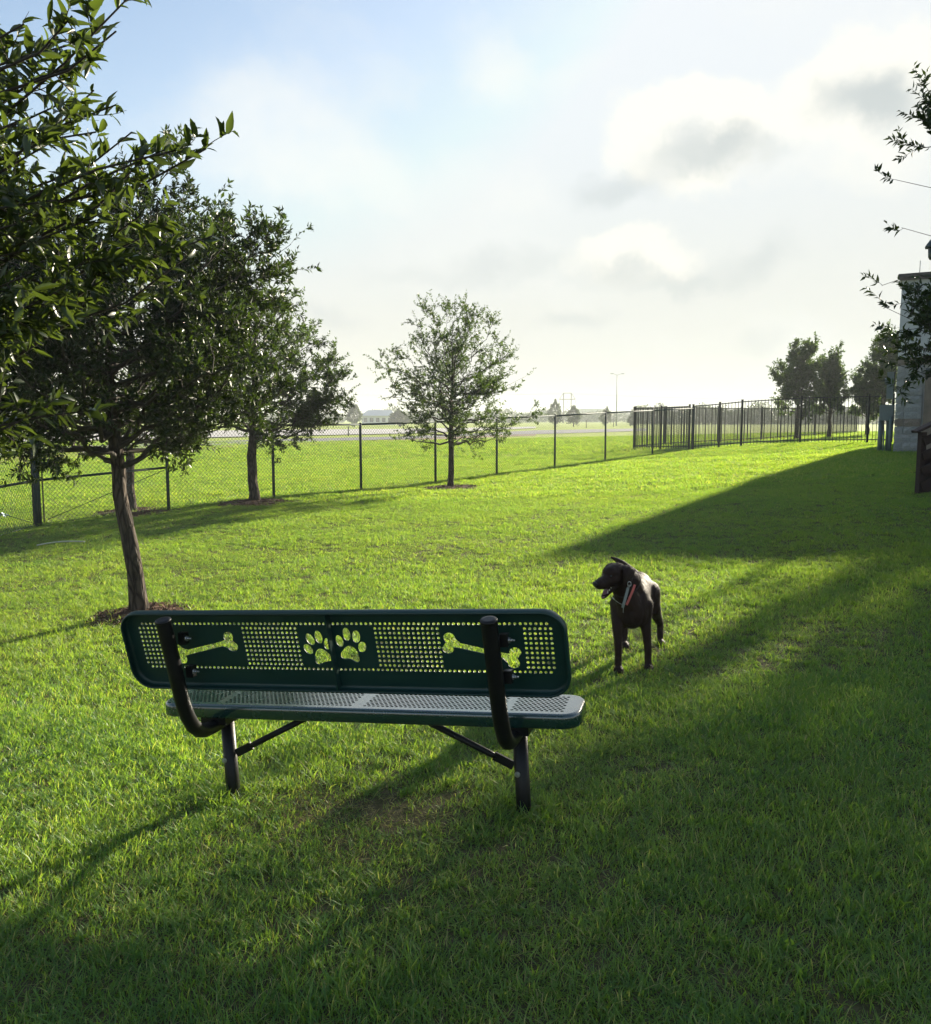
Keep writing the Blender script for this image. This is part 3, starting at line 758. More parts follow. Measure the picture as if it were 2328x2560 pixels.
LEAFCOUNT['near'] = near_oak()

# ---- mulch rings
def mulch(x, y, rad, label, seed):
    rng = np.random.default_rng(seed); mb = MB(); n = 40
    V = [(0, 0, .05)]; Fc = []
    for k, (f, h) in enumerate(((.35, .045), (.7, .025), (1.0, -.012))):
        for i in range(n):
            a = 2 * math.pi * i / n; q = rad * f * (1 + .12 * math.sin(5 * a + seed) + .05 * rng.normal())
            px, py = q * math.cos(a), q * math.sin(a); V.append((px, py, G(x + px, y + py) - G(x, y) + h))
    for i in range(n): Fc.append((0, 1 + i, 1 + (i + 1) % n))
    for k in range(2):
        for i in range(n):
            j = (i + 1) % n; Fc.append((1 + k * n + i, 1 + (k + 1) * n + i, 1 + (k + 1) * n + j)); Fc.append((1 + k * n + i, 1 + (k + 1) * n + j, 1 + k * n + j))
    mb.add(V, Fc)
    for i in range(420):
        a = rng.uniform(0, 2 * math.pi); q = rad * 1.05 * math.sqrt(rng.uniform(0, 1)); px, py = q * math.cos(a), q * math.sin(a)
        h = np.interp(q / rad, [0, .35, .7, 1], [.05, .045, .025, 0]) + G(x + px, y + py) - G(x, y)
        R = Matrix.Rotation(rng.uniform(0, 6.28), 3, 'Z') @ Matrix.Rotation(rng.normal(0, .35), 3, 'X') @ Matrix.Rotation(rng.normal(0, .3), 3, 'Y')
        mb.box((px, py, h + .004), (rng.uniform(.008, .02), rng.uniform(.03, .085), .007), R)
    o = mb.build('mulch', M['mulch']); o.location = (x, y, G(x, y)); tag(o, label, 'mulch', kind='stuff')
for i, (q, lab) in enumerate(zip(MULCH, ('ring of brown bark mulch around the leaning oak behind the bench', 'mulch ring behind the leaning trunk near the fence corner', 'bark mulch ring under the spreading oak at the fence', 'thin mulch ring under the lone oak against the sky'))):
    mulch(*q, lab, i + 1)
# ------------------------------------------------------------------ bench
def rounded_rect(x0, x1, y0, y1, r, n=8):
    P = []
    for cx, cy, a0 in ((x1 - r, y1 - r, 0), (x0 + r, y1 - r, 90), (x0 + r, y0 + r, 180), (x1 - r, y0 + r, 270)):
        for i in range(n + 1):
            a = math.radians(a0 + 90 * i / n); P.append((cx + r * math.cos(a), cy + r * math.sin(a)))
    return P
def circle(cx, cy, rx, ry=None, n=10, rot=0.0):
    ry = ry or rx; P = []
    for i in range(n):
        a = 2 * math.pi * i / n; x, y = rx * math.cos(a), ry * math.sin(a)
        P.append((cx + x * math.cos(rot) - y * math.sin(rot), cy + x * math.sin(rot) + y * math.cos(rot)))
    return P
def smooth_loop(P, it=2):
    for _ in range(it):
        Q = []
        for i in range(len(P)):
            a = P[i]; b = P[(i + 1) % len(P)]
            Q += [(a[0] * .75 + b[0] * .25, a[1] * .75 + b[1] * .25), (a[0] * .25 + b[0] * .75, a[1] * .25 + b[1] * .75)]
        P = Q
    return P
def pierced(outer, holes):
    """flat sheet with holes: constrained triangulation, hole faces dropped"""
    V = [Vector(p) for p in outer]; E = [(i, (i + 1) % len(outer)) for i in range(len(outer))]
    for h in holes:
        n0 = len(V); V += [Vector(p) for p in h]; E += [(n0 + i, n0 + (i + 1) % len(h)) for i in range(len(h))]
    ov, oe, of, ovi, oei, ofi = geometry.delaunay_2d_cdt(V, E, [], 1, 1e-7)
    pts = np.array([(p.x, p.y) for p in ov]); tri = np.array([f for f in of if len(f) == 3])
    cen = pts[tri].mean(1); inside = np.zeros(len(tri), bool)
    for h in holes:
        H = np.array(h); lo = H.min(0); hi = H.max(0)
        k = np.where((cen[:, 0] > lo[0]) & (cen[:, 0] < hi[0]) & (cen[:, 1] > lo[1]) & (cen[:, 1] < hi[1]))[0]
        for i in k:
            x, y = cen[i]; c = False; j = len(H) - 1
            for q in range(len(H)):
                if (H[q, 1] > y) != (H[j, 1] > y) and x < (H[j, 0] - H[q, 0]) * (y - H[q, 1]) / (H[j, 1] - H[q, 1]) + H[q, 0]: c = not c
                j = q
            if c: inside[i] = True
    return pts, tri[~inside]
def tray(name, outer_fn, holes, lift, rim, mat, parent, thick=.0045):
    """pierced sheet plus a rolled rim; lift(x, y, d) puts the sheet point (x, y) at depth d behind the sheet"""
    inner = outer_fn(.014); pts, tri = pierced(inner, holes)
    mb = MB(); mb.add([lift(x, y, 0) for x, y in pts], [tuple(t) for t in tri])
    prev = [lift(x, y, 0) for x, y in inner]; n = len(inner)
    loops = [(.010, .0008), (.006, .003), (.0025, .0065), (.0006, .011), (0, .016), (0, rim), (.004, rim + .004), (.008, rim + .002)]
    base = len(mb.v); mb.v += [tuple(p) for p in prev]
    for ins, d in loops:
        b2 = len(mb.v); mb.v += [tuple(lift(x, y, d)) for x, y in outer_fn(ins)]
        for i in range(n):
            j = (i + 1) % n; mb.f.append((base + i, base + j, b2 + j, b2 + i)); mb.sm.append(True)
        base = b2
    o = mb.build(name, mat, parent)
    bm = bmesh.new(); bm.from_mesh(o.data); bmesh.ops.remove_doubles(bm, verts=bm.verts, dist=1e-5); bmesh.ops.recalc_face_normals(bm, faces=bm.faces); bm.to_mesh(o.data); bm.free()
    s = o.modifiers.new('sheet', 'SOLIDIFY'); s.thickness = thick; s.offset = 0
    return o

def build_bench():
    root = empty('park_bench', (BX, BY, 0), (0, -BR, 0), 'dark green perforated metal bench with paw and bone cut-outs', 'bench')
    root.rotation_mode = 'XYZ'
    root.matrix_world = Matrix.Translation((BX, BY, 0)) @ Matrix.Rotation(-BA, 4, 'Z') @ Matrix.Rotation(-BR, 4, 'Y')
    HW = .926; HH = .345
    bot = Vector((0, -.252, .568)); topv = Vector((0, -.329, .905)); up = (topv - bot).normalized(); nrm = Vector((0, -1, 0)); nrm = (nrm - up * nrm.dot(up)).normalized()   # to the rear
    def back_lift(x, y, d): return Vector((x, 0, 0)) + bot + up * y + nrm * (d - .034)
    def back_outer(ins): return rounded_rect(-HW + ins, HW - ins, ins, HH - ins, .085 - ins)
    holes = []; hr = .0062; pv = .0198; h0 = .084
    for k in range(88):
        u = -.845 + k * .0195
        if u > .86: break
        for row in (0, 10): holes.append(circle(u, h0 + row * pv, hr, hr, 9))
    for u0, nc in ((-.862, 6), (-.385, 13), (.183, 14), (.768, 6)):
        for c in range(nc):
            for row in range(1, 10): holes.append(circle(u0 + c * .0193, h0 + row * pv, hr, hr, 9))
    def xc(y): return 590 + (y - 228) * .165
    def cp(x, y): return ((x - xc(y)) * .000343, .2815 - (y - 228) * (.198 / 544))
    for x, y, rx, ry, rot in ((312, 530, .0165, .0245, .55), (340, 412, .0165, .027, .35), (445, 385, .016, .0285, .12), (551, 465, .0150, .0255, -.15),
                              (703, 430, .0155, .0255, .15), (790, 350, .016, .0285, .0), (907, 378, .0165, .0275, -.15), (978, 500, .0165, .024, -.35)):
        q = cp(x, y); holes.append(circle(q[0], q[1], rx, ry, 18, rot))
    for pad in ([(710, 590), (740, 545), (790, 488), (850, 485), (905, 530), (942, 600), (948, 672), (915, 688), (870, 660), (820, 640), (770, 650), (725, 632)],
                [(398, 640), (393, 590), (418, 540), (460, 518), (512, 535), (572, 585), (609, 628), (602, 672), (552, 680), (502, 690), (470, 714), (430, 716), (400, 690)]):
        holes.append(smooth_loop([cp(*p) for p in pad], 1)[::-1])
    def bone(cx, cy, L, ang):
        P = []
        def lobe(x, y, a0, a1, n=9):
            for i in range(n):
                a = math.radians(a0 + (a1 - a0) * i / (n - 1)); P.append((x + .0245 * math.cos(a), y + .0245 * math.sin(a)))
        h = L / 2
        P.append((-h + .035, .0115)); P.append((h - .035, .0115))
        lobe(h, .021, 205, -25); lobe(h, -.021, 25, -205)
        P.append((h - .035, -.0115)); P.append((-h + .035, -.0115))
        lobe(-h, -.021, 385 - 360, -205); lobe(-h, .021, 205, -25)
        P2 = [p for p in P]
        ca, sa = math.cos(ang), math.sin(ang)
        return [(cx + x * ca - y * sa, cy + x * sa + y * ca) for x, y in P2]
    def bone_loop(cx, cy, L, ang):
        h = L / 2; P = [(-h + .045, .0112), (h - .045, .0112)]
        for i in range(8): a = math.radians(200 - 185 * i / 7); P.append((h + .0235 * math.cos(a), .0215 + .0235 * math.sin(a)))
        P.append((h + .012, 0))
        for i in range(8): a = math.radians(15 - 185 * i / 7); P.append((h + .0235 * math.cos(a), -.0215 + .0235 * math.sin(a)))
        P += [(h - .045, -.0112), (-h + .045, -.0112)]
        for i in range(8): a = math.radians(20 - 185 * i / 7); P.append((-h + .0235 * math.cos(a), -.0215 + .0235 * math.sin(a)))
        P.append((-h - .012, 0))
        for i in range(8): a = math.radians(195 - 185 * i / 7); P.append((-h + .0235 * math.cos(a), .0215 + .0235 * math.sin(a)))
        ca, sa = math.cos(ang), math.sin(ang)
        return [(cx + x * ca - y * sa, cy + x * sa + y * ca) for x, y in P]
    holes.append(bone_loop(.595, .172, .255, -.235)); holes.append(bone_loop(-.575, .172, .255, .235))
    tray('backrest', back_outer, holes, back_lift, .036, M['green_coat'], root)
    # seat
    SZ = .452
    def seat_lift(x, y, d): return Vector((x, y, SZ - d))
    def seat_outer(ins): return rounded_rect(-HW + ins, HW - ins, -.118 + ins, .150 - ins, .075 - ins)
    sh = []; pt = .0200
    for a, b in ((-.862, -.655), (-.615, -.030), (.030, .615), (.655, .862)):
        nr = 11
        for j in range(nr):
            y = -.072 + j * pt * .88
            x = a + (pt / 2 if j % 2 else 0)
            while x <= b:
                sh.append(circle(x, y, .0072, .0072, 8)); x += pt
    tray('seat', seat_outer, sh, seat_lift, .050, M['seat_coat'], root)
    for sg, lab in ((-1, None), (1, None)):
        u = sg * .665
        path = [(-.372, .885), (-.352, .80), (-.330, .70), (-.309, .60), (-.296, .53), (-.280, .465), (-.256, .415), (-.220, .380), (-.172, .362), (-.115, .358), (-.05, .3565), (.06, .3555)]
        path = [Vector((u, a - .022 * min(1, max(0, (b - .36) / .2)), b)) for a, b in path]
        tb = MB(); tb.tube(path, .0302, 20, False); so = tb.build('back_support', M['black_coat'], root)
        d = (path[0] - path[1]).normalized(); cb = MB(); cb.tube([path[0] - d * .004, path[0] + d * .003, path[0] + d * .008, path[0] + d * .0095], [.0318, .0325, .030, .018], 20); cb.build('end_cap', M['black_coat'], so)
        lb = MB(); lb.tube([(u, 0, -.25), (u, 0, .352)], .0302, 20); lg = lb.build('leg', M['black_coat'], root)
        # bolt through the leg, head towards the viewer
        bb = MB(); bb.tube([(u - .012, -.0285, .172), (u - .012, -.0335, .172)], .0115, 14); bb.tube([(u - .012, -.0335, .172), (u - .012, -.040, .172)], .0068, 6); bb.build('bolt', M['zinc'], lg)
        # brace, flattened where it meets the leg
        br = MB(); a = Vector((u - sg * .036, 0, .198)); b = Vector((sg * .205, 0, .404)); d = (b - a).normalized()
        br.tube([a + d * .075, a + d * .10, b], [.010, .0135, .0135], 12); br.bar(a - d * .004, a + d * .085, .010, .036, (0, 0, 1)); br.build('brace', M['black_coat'], root)
        # saddle plates with bolts on the tube
        for z in (.80, .655):
            yy = -.352 + (.80 - z) * .215
            pb = MB(); pb.box((u + .036, yy + .030, z), (.030, .030, .048)); pl = pb.build('bracket', M['black_coat'], root)
            bb = MB(); bb.tube([(u + .052, yy + .024, z), (u + .058, yy + .024, z)], .011, 12); bb.tube([(u + .058, yy + .024, z), (u + .066, yy + .024, z)], .0065, 6); bb.tube([(u + .066, yy + .024, z), (u + .076, yy + .024, z)], .004, 8); bb.build('bolt', M['zinc'], pl)
        ub = MB(); ub.box((u, 0, .385), (.12, .22, .045)); ub.build('mounting_plate', M['black_coat'], root)
    rb = MB(); rb.bar(back_lift(.002, .012, .026), back_lift(.002, HH - .012, .026), .006, .036, (0, 1, 0)); rb.build('stiffener', M['green_coat'], root)
    sb = MB(); sb.box((0, .016, .412), (.05, .23, .03)); sb.build('cross_strap', M['black_coat'], root)
    return root
build_bench()

# ------------------------------------------------------------------ dog
def dog_materials():
    t = NT('brown_coat'); p = t.obj()
    mp = t.n('Mapping'); mp.inputs['Scale'].default_value = (1, 1, .35); t.L.new(p, mp.inputs['Vector'])
    n = t.noise(140, 4, .7, mp.outputs[0]); n2 = t.noise(9, 3, .5, p)
    c = t.mix(n, (0.013, 0.0062, 0.0038), (0.030, 0.0148, 0.009)); c = t.mix(t.mr(n2, .4, .7, 0, .5), c, (0.040, 0.020, 0.012))
    b = t.principled(c, .58, .2, 0, t.bump(n, .5, .006)); b.inputs['Sheen Weight'].default_value = .02; b.inputs['Sheen Roughness'].default_value = .4
    M['coat'] = t.m
    M['nose'] = simple('nose', (.012, .009, .009), .35, .2, 90, .5, 0, .4, 300)
    M['eye'] = simple('eye', (.010, .006, .004), .08, .1, 20, .7)
    M['tongue'] = simple('tongue', (.22, .10, .14), .4, .15, 40, .5, 0, .2, 200)
    M['gum'] = simple('gum', (.16, .05, .05), .4, .2, 40)
    M['tooth'] = simple('tooth', (.72, .68, .58), .3, .08, 40)
    M['dark_web'] = simple('dark_web', (.03, .02, .018), .7, .2, 90)
    M['red_web'] = simple('red_web', (.62, .16, .13), .6, .12, 120, .3, 0, .5, 500)
    M['grey_web'] = simple('grey_web', (.33, .36, .36), .55, .12, 120, .3, 0, .4, 500)
dog_materials()
def build_dog():
    ox, oy = 1.10, 5.50; oz = G(ox, oy)
    root = empty('dog', (ox, oy, oz), None, 'dark brown short-haired dog standing on the lawn, mouth open, head turned aside', 'dog')
    mb = MB()
    def W(x, y, z): return Vector((x - ox, y - oy, z - oz))
    def ell(c, r, R=None, n=18):
        V = []; Fc = []; R = R or Matrix.Identity(3)
        for i in range(n + 1):
            th = math.pi * i / n
            for j in range(n):
                ph = 2 * math.pi * j / n
                V.append(Vector(c) + R @ Vector((r[0] * math.sin(th) * math.cos(ph), r[1] * math.sin(th) * math.sin(ph), r[2] * math.cos(th))))
        for i in range(n):
            for j in range(n):
                Fc.append((i * n + j, (i + 1) * n + j, (i + 1) * n + (j + 1) % n, i * n + (j + 1) % n))
        mb.add(V, Fc)
    def limb(pts, rs, n=14):
        """closed tapered limb with rounded ends"""
        pts = [Vector(p) for p in pts]; P = []; Rr = []
        for i in range(len(pts) - 1):
            m = 6
            for k in range(m):
                f = k / m; P.append(pts[i].lerp(pts[i + 1], f)); Rr.append(rs[i] * (1 - f) + rs[i + 1] * f)
        P.append(pts[-1]); Rr.append(rs[-1]); mb.tube(P, Rr, n)
        ell(pts[0], (rs[0],) * 3, None, 12); ell(pts[-1], (rs[-1],) * 3, None, 12)
    # trunk along the body axis (front -> rear)
    ax = Vector((.165, .60, 0)).normalized(); side = Vector((ax.y, -ax.x, 0))        # side: dog's left = picture right
    B = Matrix((side, ax, Vector((0, 0, 1)))).transposed()
    def A(s, l, z): p = W(1.042, 5.33, 0) + ax * s + side * l; p.z = z; return p     # s along the body, z above ground
    ell(A(.05, 0, .400), (.114, .14, .142), B); ell(A(.00, 0, .39), (.100, .10, .118), B); ell(A(.16, 0, .415), (.112, .17, .135), B); ell(A(.30, 0, .425), (.106, .16, .118), B); ell(A(.43, 0, .445), (.098, .14, .100), B)
    ell(A(.55, 0, .44), (.100, .105, .098), B); ell(A(.08, 0, .475), (.070, .12, .070), B); ell(A(-.055, 0, .385), (.062, .05, .085), B)
    for sg in (-1, 1):                                           # shoulders and thighs
        ell(A(.03, sg * .070, .40), (.048, .085, .125), B); ell(A(.50, sg * .072, .385), (.052, .095, .115), B)
    # legs: front
    for sg, paw, elb, wri in ((-1, W(.955, 5.245, 0), W(.955, 5.30, .345), W(.957, 5.265, .15)), (1, W(1.162, 5.29, 0), W(1.138, 5.335, .335), W(1.152, 5.305, .145))):
        for p, z in ((paw, .0), (elb, .30), (wri, .115)): p.z = z
        limb([A(.03, sg * .076, .42), elb, elb.lerp(wri, .45) + Vector((0, -.004, 0)), wri + Vector((0, 0, .012)), wri + Vector((0, .002, -.02)), (wri.x, wri.y - .008, .045)], [.060, .036, .0275, .0228, .0220, .0228])
        ell((wri.x, wri.y - .020, .026), (.032, .042, .027)); 
        for q in (-.018, -.006, .007, .019): ell((wri.x + q, wri.y - .052 + abs(q) * .5, .017), (.0085, .017, .015), None, 10)
    # legs: rear, knee forward, hock back
    for sg, paw in ((1, W(1.372, 5.90, 0)), (-1, W(1.108, 5.845, 0))):
        paw.z = 0; hip = A(.52, sg * .072, .40); hock = Vector((paw.x + (.004 if sg > 0 else .01), paw.y + .070, .145)); knee = (hip + hock) / 2 - ax * .085 + Vector((0, 0, .015))
        th = hip.lerp(knee, .55) + Vector((0, .012, 0)); cf = knee.lerp(hock, .45) + Vector((0, .012, .004)); limb([hip, th, knee, cf, hock], [.088, .072, .052, .038, .0245]); limb([hock, (paw.x, paw.y + .035, .04)], [.0240, .0215])
        ell((paw.x, paw.y + .005, .024), (.029, .042, .024))
        for q in (-.016, -.005, .006, .017): ell((paw.x + q, paw.y - .028 + abs(q) * .5, .016), (.008, .016, .014), None, 10)
    # neck
    sk = W(.925, 5.245, .688)
    limb([A(.06, 0, .46), W(1.01, 5.31, .585 + oz) , sk + Vector((.028, .035, -.03))], [.098, .078, .064]); limb([A(-.02, 0, .41), W(.975, 5.275, .56 + oz), sk + Vector((.01, .01, -.05))], [.085, .070, .056])
    # tail
    tb = A(.62, 0, .455); limb([tb, tb + Vector((-.01, .07, .045)), W(1.118, 6.08, .615), W(1.085, 6.12, .632), W(1.052, 6.15, .646)], [.034, .029, .023, .017, .008], 10)
    # head: f forward (to picture left and towards us), s dog's left, u up
    f = Vector((-.80, -.56, -.23)).normalized(); s = Vector((0, 0, 1)).cross(f).normalized(); u = f.cross(s).normalized(); s = -s if s.x < 0 else s
    H = Matrix((s, f, u)).transposed()
    def Hd(a, b, c): return sk + f * a + s * b + u * c
    ell(Hd(.0, 0, .004), (.064, .072, .060), H); ell(Hd(.030, 0, .022), (.052, .050, .040), H); ell(Hd(-.02, 0, .012), (.058, .055, .052), H)
    for q in (-1, 1): ell(Hd(.022, q * .034, -.018), (.030, .055, .036), H); ell(Hd(.052, q * .026, .026), (.016, .022, .013), H)
    mz = [(.05, .048, -.010), (.085, .043, -.016), (.112, .041, -.018), (.136, .038, -.018)]
    for a, r, z in mz: ell(Hd(a, 0, z), (r, r * 1.05, r * .86), H)
    for q in (-1, 1): ell(Hd(.105, q * .019, -.032), (.021, .050, .024), H)           # upper lips
    ell(Hd(.166, 0, -.006), (.020, .014, .017), H)
    jd = (f * .90 - u * .44).normalized()                                             # open lower jaw
    for k, r in ((.02, .040), (.05, .034), (.08, .030), (.105, .026), (.120, .022)): ell(Hd(.01, 0, -.050) + jd * k, (r, r * 1.1, r * .55), Matrix((s, jd, s.cross(jd) * -1)).transposed())
    # ears: hanging flaps
    def ear(q):
        V = []; Fc = []; n = 10; m = 8; th = .0070
        for lay in (1, -1):
            for i in range(n + 1):
                tt = i / n; wdt = .050 * math.sin(math.pi * (.22 + .70 * tt)) ** .8
                out = .058 + .040 * math.sin(min(1, tt * 2.6) * 1.57) - .016 * tt; dn = -.128 * max(0, tt - .10)
                for j in range(m + 1):
                    g = j / m * 2 - 1
                    V.append(Hd(-.040 + g * wdt + .040 * tt, q * (out + .006 * (1 - g * g) + lay * th * (1 - .5 * g * g)), .046 + dn - .010 * g * g))
        st = (n + 1) * (m + 1)
        for i in range(n):
            for j in range(m):
                a = i * (m + 1) + j; Fc.append((a, a + 1, a + m + 2, a + m + 1)); Fc.append((st + a, st + a + m + 1, st + a + m + 2, st + a + 1))
        for j in range(m):
            Fc.append((j, st + j, st + j + 1, j + 1)); a = n * (m + 1) + j; Fc.append((a, a + 1, st + a + 1, st + a))
        for i in range(n):
            a = i * (m + 1); Fc.append((a, a + m + 1, st + a + m + 1, st + a)); a += m; Fc.append((a, st + a, st + a + m + 1, a + m + 1))
        mb.add(V, Fc); ell(Hd(-.026, q * .052, .040), (.020, .036, .014), H, 10)
    ear(1); ear(-1)
    src = mb.mesh('body_parts', None); tmp = bpy.data.objects.new('body_tmp', src); C.objects.link(tmp)
    m = tmp.modifiers.new('r', 'REMESH'); m.mode = 'VOXEL'; m.voxel_size = .0052
    m = tmp.modifiers.new('s', 'SMOOTH'); m.factor = .5; m.iterations = 7
    dg = bpy.context.evaluated_depsgraph_get(); me = bpy.data.meshes.new_from_object(tmp.evaluated_get(dg))
    bpy.data.objects.remove(tmp); me.materials.clear(); me.materials.append(M['coat']); me.polygons.foreach_set('use_smooth', np.ones(len(me.polygons), bool)); me.name = 'body'
    link(bpy.data.objects.new('body', me), root)
    # short coat: fine hairs laid back along the body
    rg = np.random.default_rng(3); nv = len(me.vertices); co = np.empty(nv * 3); me.vertices.foreach_get('co', co); co = co.reshape(-1, 3); no = np.empty(nv * 3); me.vertices.foreach_get('normal', no); no = no.reshape(-1, 3)
    pk = rg.integers(0, nv, 26000); hp = co[pk] + rg.normal(0, .002, (len(pk), 3)); hn = no[pk]
    flow = np.tile(np.array([ax.x * .5, ax.y * .5, -.8]), (len(pk), 1)) + rg.normal(0, .25, (len(pk), 3)); flow -= hn * (flow * hn).sum(1, keepdims=True); flow /= (np.linalg.norm(flow, axis=1, keepdims=True) + 1e-9)
    hd = flow * .9 + hn * .42; sd_ = np.cross(hn, flow); hl = rg.uniform(.007, .014, (len(pk), 1))
    HV = np.stack([hp - sd_ * .0007, hp + sd_ * .0007, hp + hd * hl], 1).reshape(-1, 3); HF = np.arange(len(HV)).reshape(-1, 3)
    fo = link(bpy.data.objects.new('fur', mesh_np('fur', HV, HF, M['coat'])), root); fo['kind'] = 'stuff'
    def part(name, mat, fn):
        nonlocal mb
        mb = MB(); fn(); mb.sm = [True] * len(mb.f); return mb.build(name, M[mat], root)
    part('nose', 'nose', lambda: (ell(Hd(.176, 0, -.003), (.0185, .011, .0145), H), ell(Hd(.174, 0, -.013), (.010, .010, .010), H)))
    for q in (-1, 1): part('eye', 'eye', lambda: ell(Hd(.068, q * .0335, .014), (.0085, .0085, .0085), H))
    def tongue():
        P = [Hd(.02, 0, -.052) + jd * .02, Hd(.01, 0, -.042) + jd * .06, Hd(.01, 0, -.038) + jd * .100, Hd(.012, .002, -.042) + jd * .122 - Vector((0, 0, .006))]
        for p, r in zip(P, (.014, .019, .020, .015)): ell(p, (r, r * 1.4, r * .42), Matrix((s, jd, s.cross(jd) * -1)).transposed(), 12)
    part('tongue', 'tongue', tongue)
    part('gum', 'gum', lambda: [ell(Hd(.01, 0, -.045) + jd * k, (.021, .03, .008), Matrix((s, jd, s.cross(jd) * -1)).transposed(), 12) for k in (.05, .08)])
    for q in (-1, 1):
        for a, h in ((.050, .008), (.068, .007), (.086, .007), (.104, .012)):
            part('tooth', 'tooth', lambda: ell(Hd(.008, q * .0185, -.036) + jd * a, (.0032, .0045, h), None, 8))
    # collar and hanging strap
    def ring(c, n, r, w, th, mat, name):
        mb2 = MB(); n = n.normalized(); x = n.cross(Vector((1, 0, 0))).normalized(); y = n.cross(x); K = 32; V = []
        for i in range(K):
            a = 2 * math.pi * i / K; d = x * (r[0] * math.cos(a)) + y * (r[1] * math.sin(a)); dn = d.normalized()
            for k, (dw, dt) in enumerate(((-w / 2, 0), (w / 2, 0), (w / 2, th), (-w / 2, th))): V.append(c + d + n * dw + dn * dt)
        Fc = []
        for i in range(K):
            j = (i + 1) % K
            for k in range(4): Fc.append((i * 4 + k, j * 4 + k, j * 4 + (k + 1) % 4, i * 4 + (k + 1) % 4))
        mb2.add(V, Fc); return mb2.build(name, M[mat], root)
    nk = (sk - A(.06, 0, .46)).normalized()
    # collar: a loop round the neck that sags to the chest
    def loop(pts, w, th, mat, name, nrm_c):
        mb2 = MB(); V = []; n = len(pts)
        for i, p in enumerate(pts):
            t = (pts[(i + 1) % n] - pts[i - 1]).normalized(); o = (p - nrm_c); o = (o - t * o.dot(t)).normalized(); b = t.cross(o).normalized()
            V += [p - b * w / 2, p + b * w / 2, p + b * w / 2 + o * th, p - b * w / 2 + o * th]
        Fc = []
        for i in range(n):
            j = (i + 1) % n
            for k in range(4): Fc.append((i * 4 + k, j * 4 + k, j * 4 + (k + 1) % 4, i * 4 + (k + 1) % 4))
        mb2.add(V, Fc); return mb2.build(name, M[mat], root)
    dgm = bpy.data.objects['body'] if 'body' in bpy.data.objects else None
    from mathutils.bvhtree import BVHTree
    bvh = BVHTree.FromPolygons([v.co.copy() for v in me.vertices], [tuple(p.vertices) for p in me.polygons])
    def on_skin(c, d, off):
        h = bvh.ray_cast(c + d * .5, -d, 1.0); return (h[0] if h[0] else c + d * .08) + d * off
    cc = W(1.01, 5.31, .565 + oz); nn = Vector((-.25, -.55, .78)).normalized(); x = nn.cross(Vector((0, 0, 1))).normalized(); y = nn.cross(x)
    pts = [on_skin(cc, x * math.cos(a) + y * math.sin(a), .002) for a in [2 * math.pi * i / 36 for i in range(36)]]
    for _ in range(3): pts = [(pts[i - 1] + pts[i] * 2 + pts[(i + 1) % 36]) / 4 for i in range(36)]
    pts = [p + (p - cc).normalized() * .002 for p in pts]
    loop(pts, .016, .003, 'dark_web', 'collar', cc)
    def strap(a, b, w, mat, name, lift=.006):
        mb2 = MB(); V = []; K = 9
        for i in range(K):
            q = a.lerp(b, i / (K - 1)); d = Vector((-.12, -.95, .12)).normalized(); h = bvh.ray_cast(q + d * .5, -d, 1.0)
            if h[0]: q = h[0]
            q = q + d * lift; t = (b - a).normalized(); sd = t.cross(d).normalized()
            V += [q - sd * w / 2, q + sd * w / 2, q + sd * w / 2 + d * .004, q - sd * w / 2 + d * .004]
        Fc = [(3, 2, 1, 0), (4 * K - 4, 4 * K - 3, 4 * K - 2, 4 * K - 1)]
        for i in range(K - 1):
            for k in range(4): Fc.append((i * 4 + k, i * 4 + (k + 1) % 4, i * 4 + 4 + (k + 1) % 4, i * 4 + 4 + k))
        mb2.add(V, Fc); return mb2.build(name, M[mat], root)
    def pt(cx, cy, Y): q = at_y(1440 + cx * 260 / 1456, 1360 + cy * 360 / 2016, Y); return W(*q)
    strap(pt(735, 560, 5.25), pt(655, 895, 5.22), .0165, 'grey_web', 'strap', .010)
    strap(pt(818, 560, 5.30), pt(705, 850, 5.24), .0145, 'red_web', 'red_strap', .006)
    q0 = pt(738, 550, 5.24); d = Vector((-.12, -.95, .12)); h = bvh.ray_cast(q0 + d * .5, -d, 1.0); q0 = (h[0] if h[0] else q0) + d * .014
    mb3 = MB(); mb3.tube([q0 + Vector((.011 * math.cos(a), 0, .015 * math.sin(a))) for a in [2 * math.pi * i / 12 for i in range(13)]], .0025, 6); mb3.build('buckle_ring', M['zinc'], root)
    # choke chain and tag
    def chain(a, b, sag, n):
        mb4 = MB(); P = []
        for i in range(n):
            t_ = i / (n - 1); q = a.lerp(b, t_) - Vector((0, 0, sag * 4 * t_ * (1 - t_))); d = Vector((-.1, -.98, .1)); h = bvh.ray_cast(q + d * .5, -d, 1.0)
            P.append((h[0] if h[0] else q) + d * .003)
        mb4.tube(P, .002, 6)
        mb4.build('chain', M['zinc'], root)
    chain(pt(510, 755, 5.22), pt(650, 850, 5.22), .006, 15); chain(pt(668, 900, 5.22), pt(668, 970, 5.22), 0, 8)
build_dog()
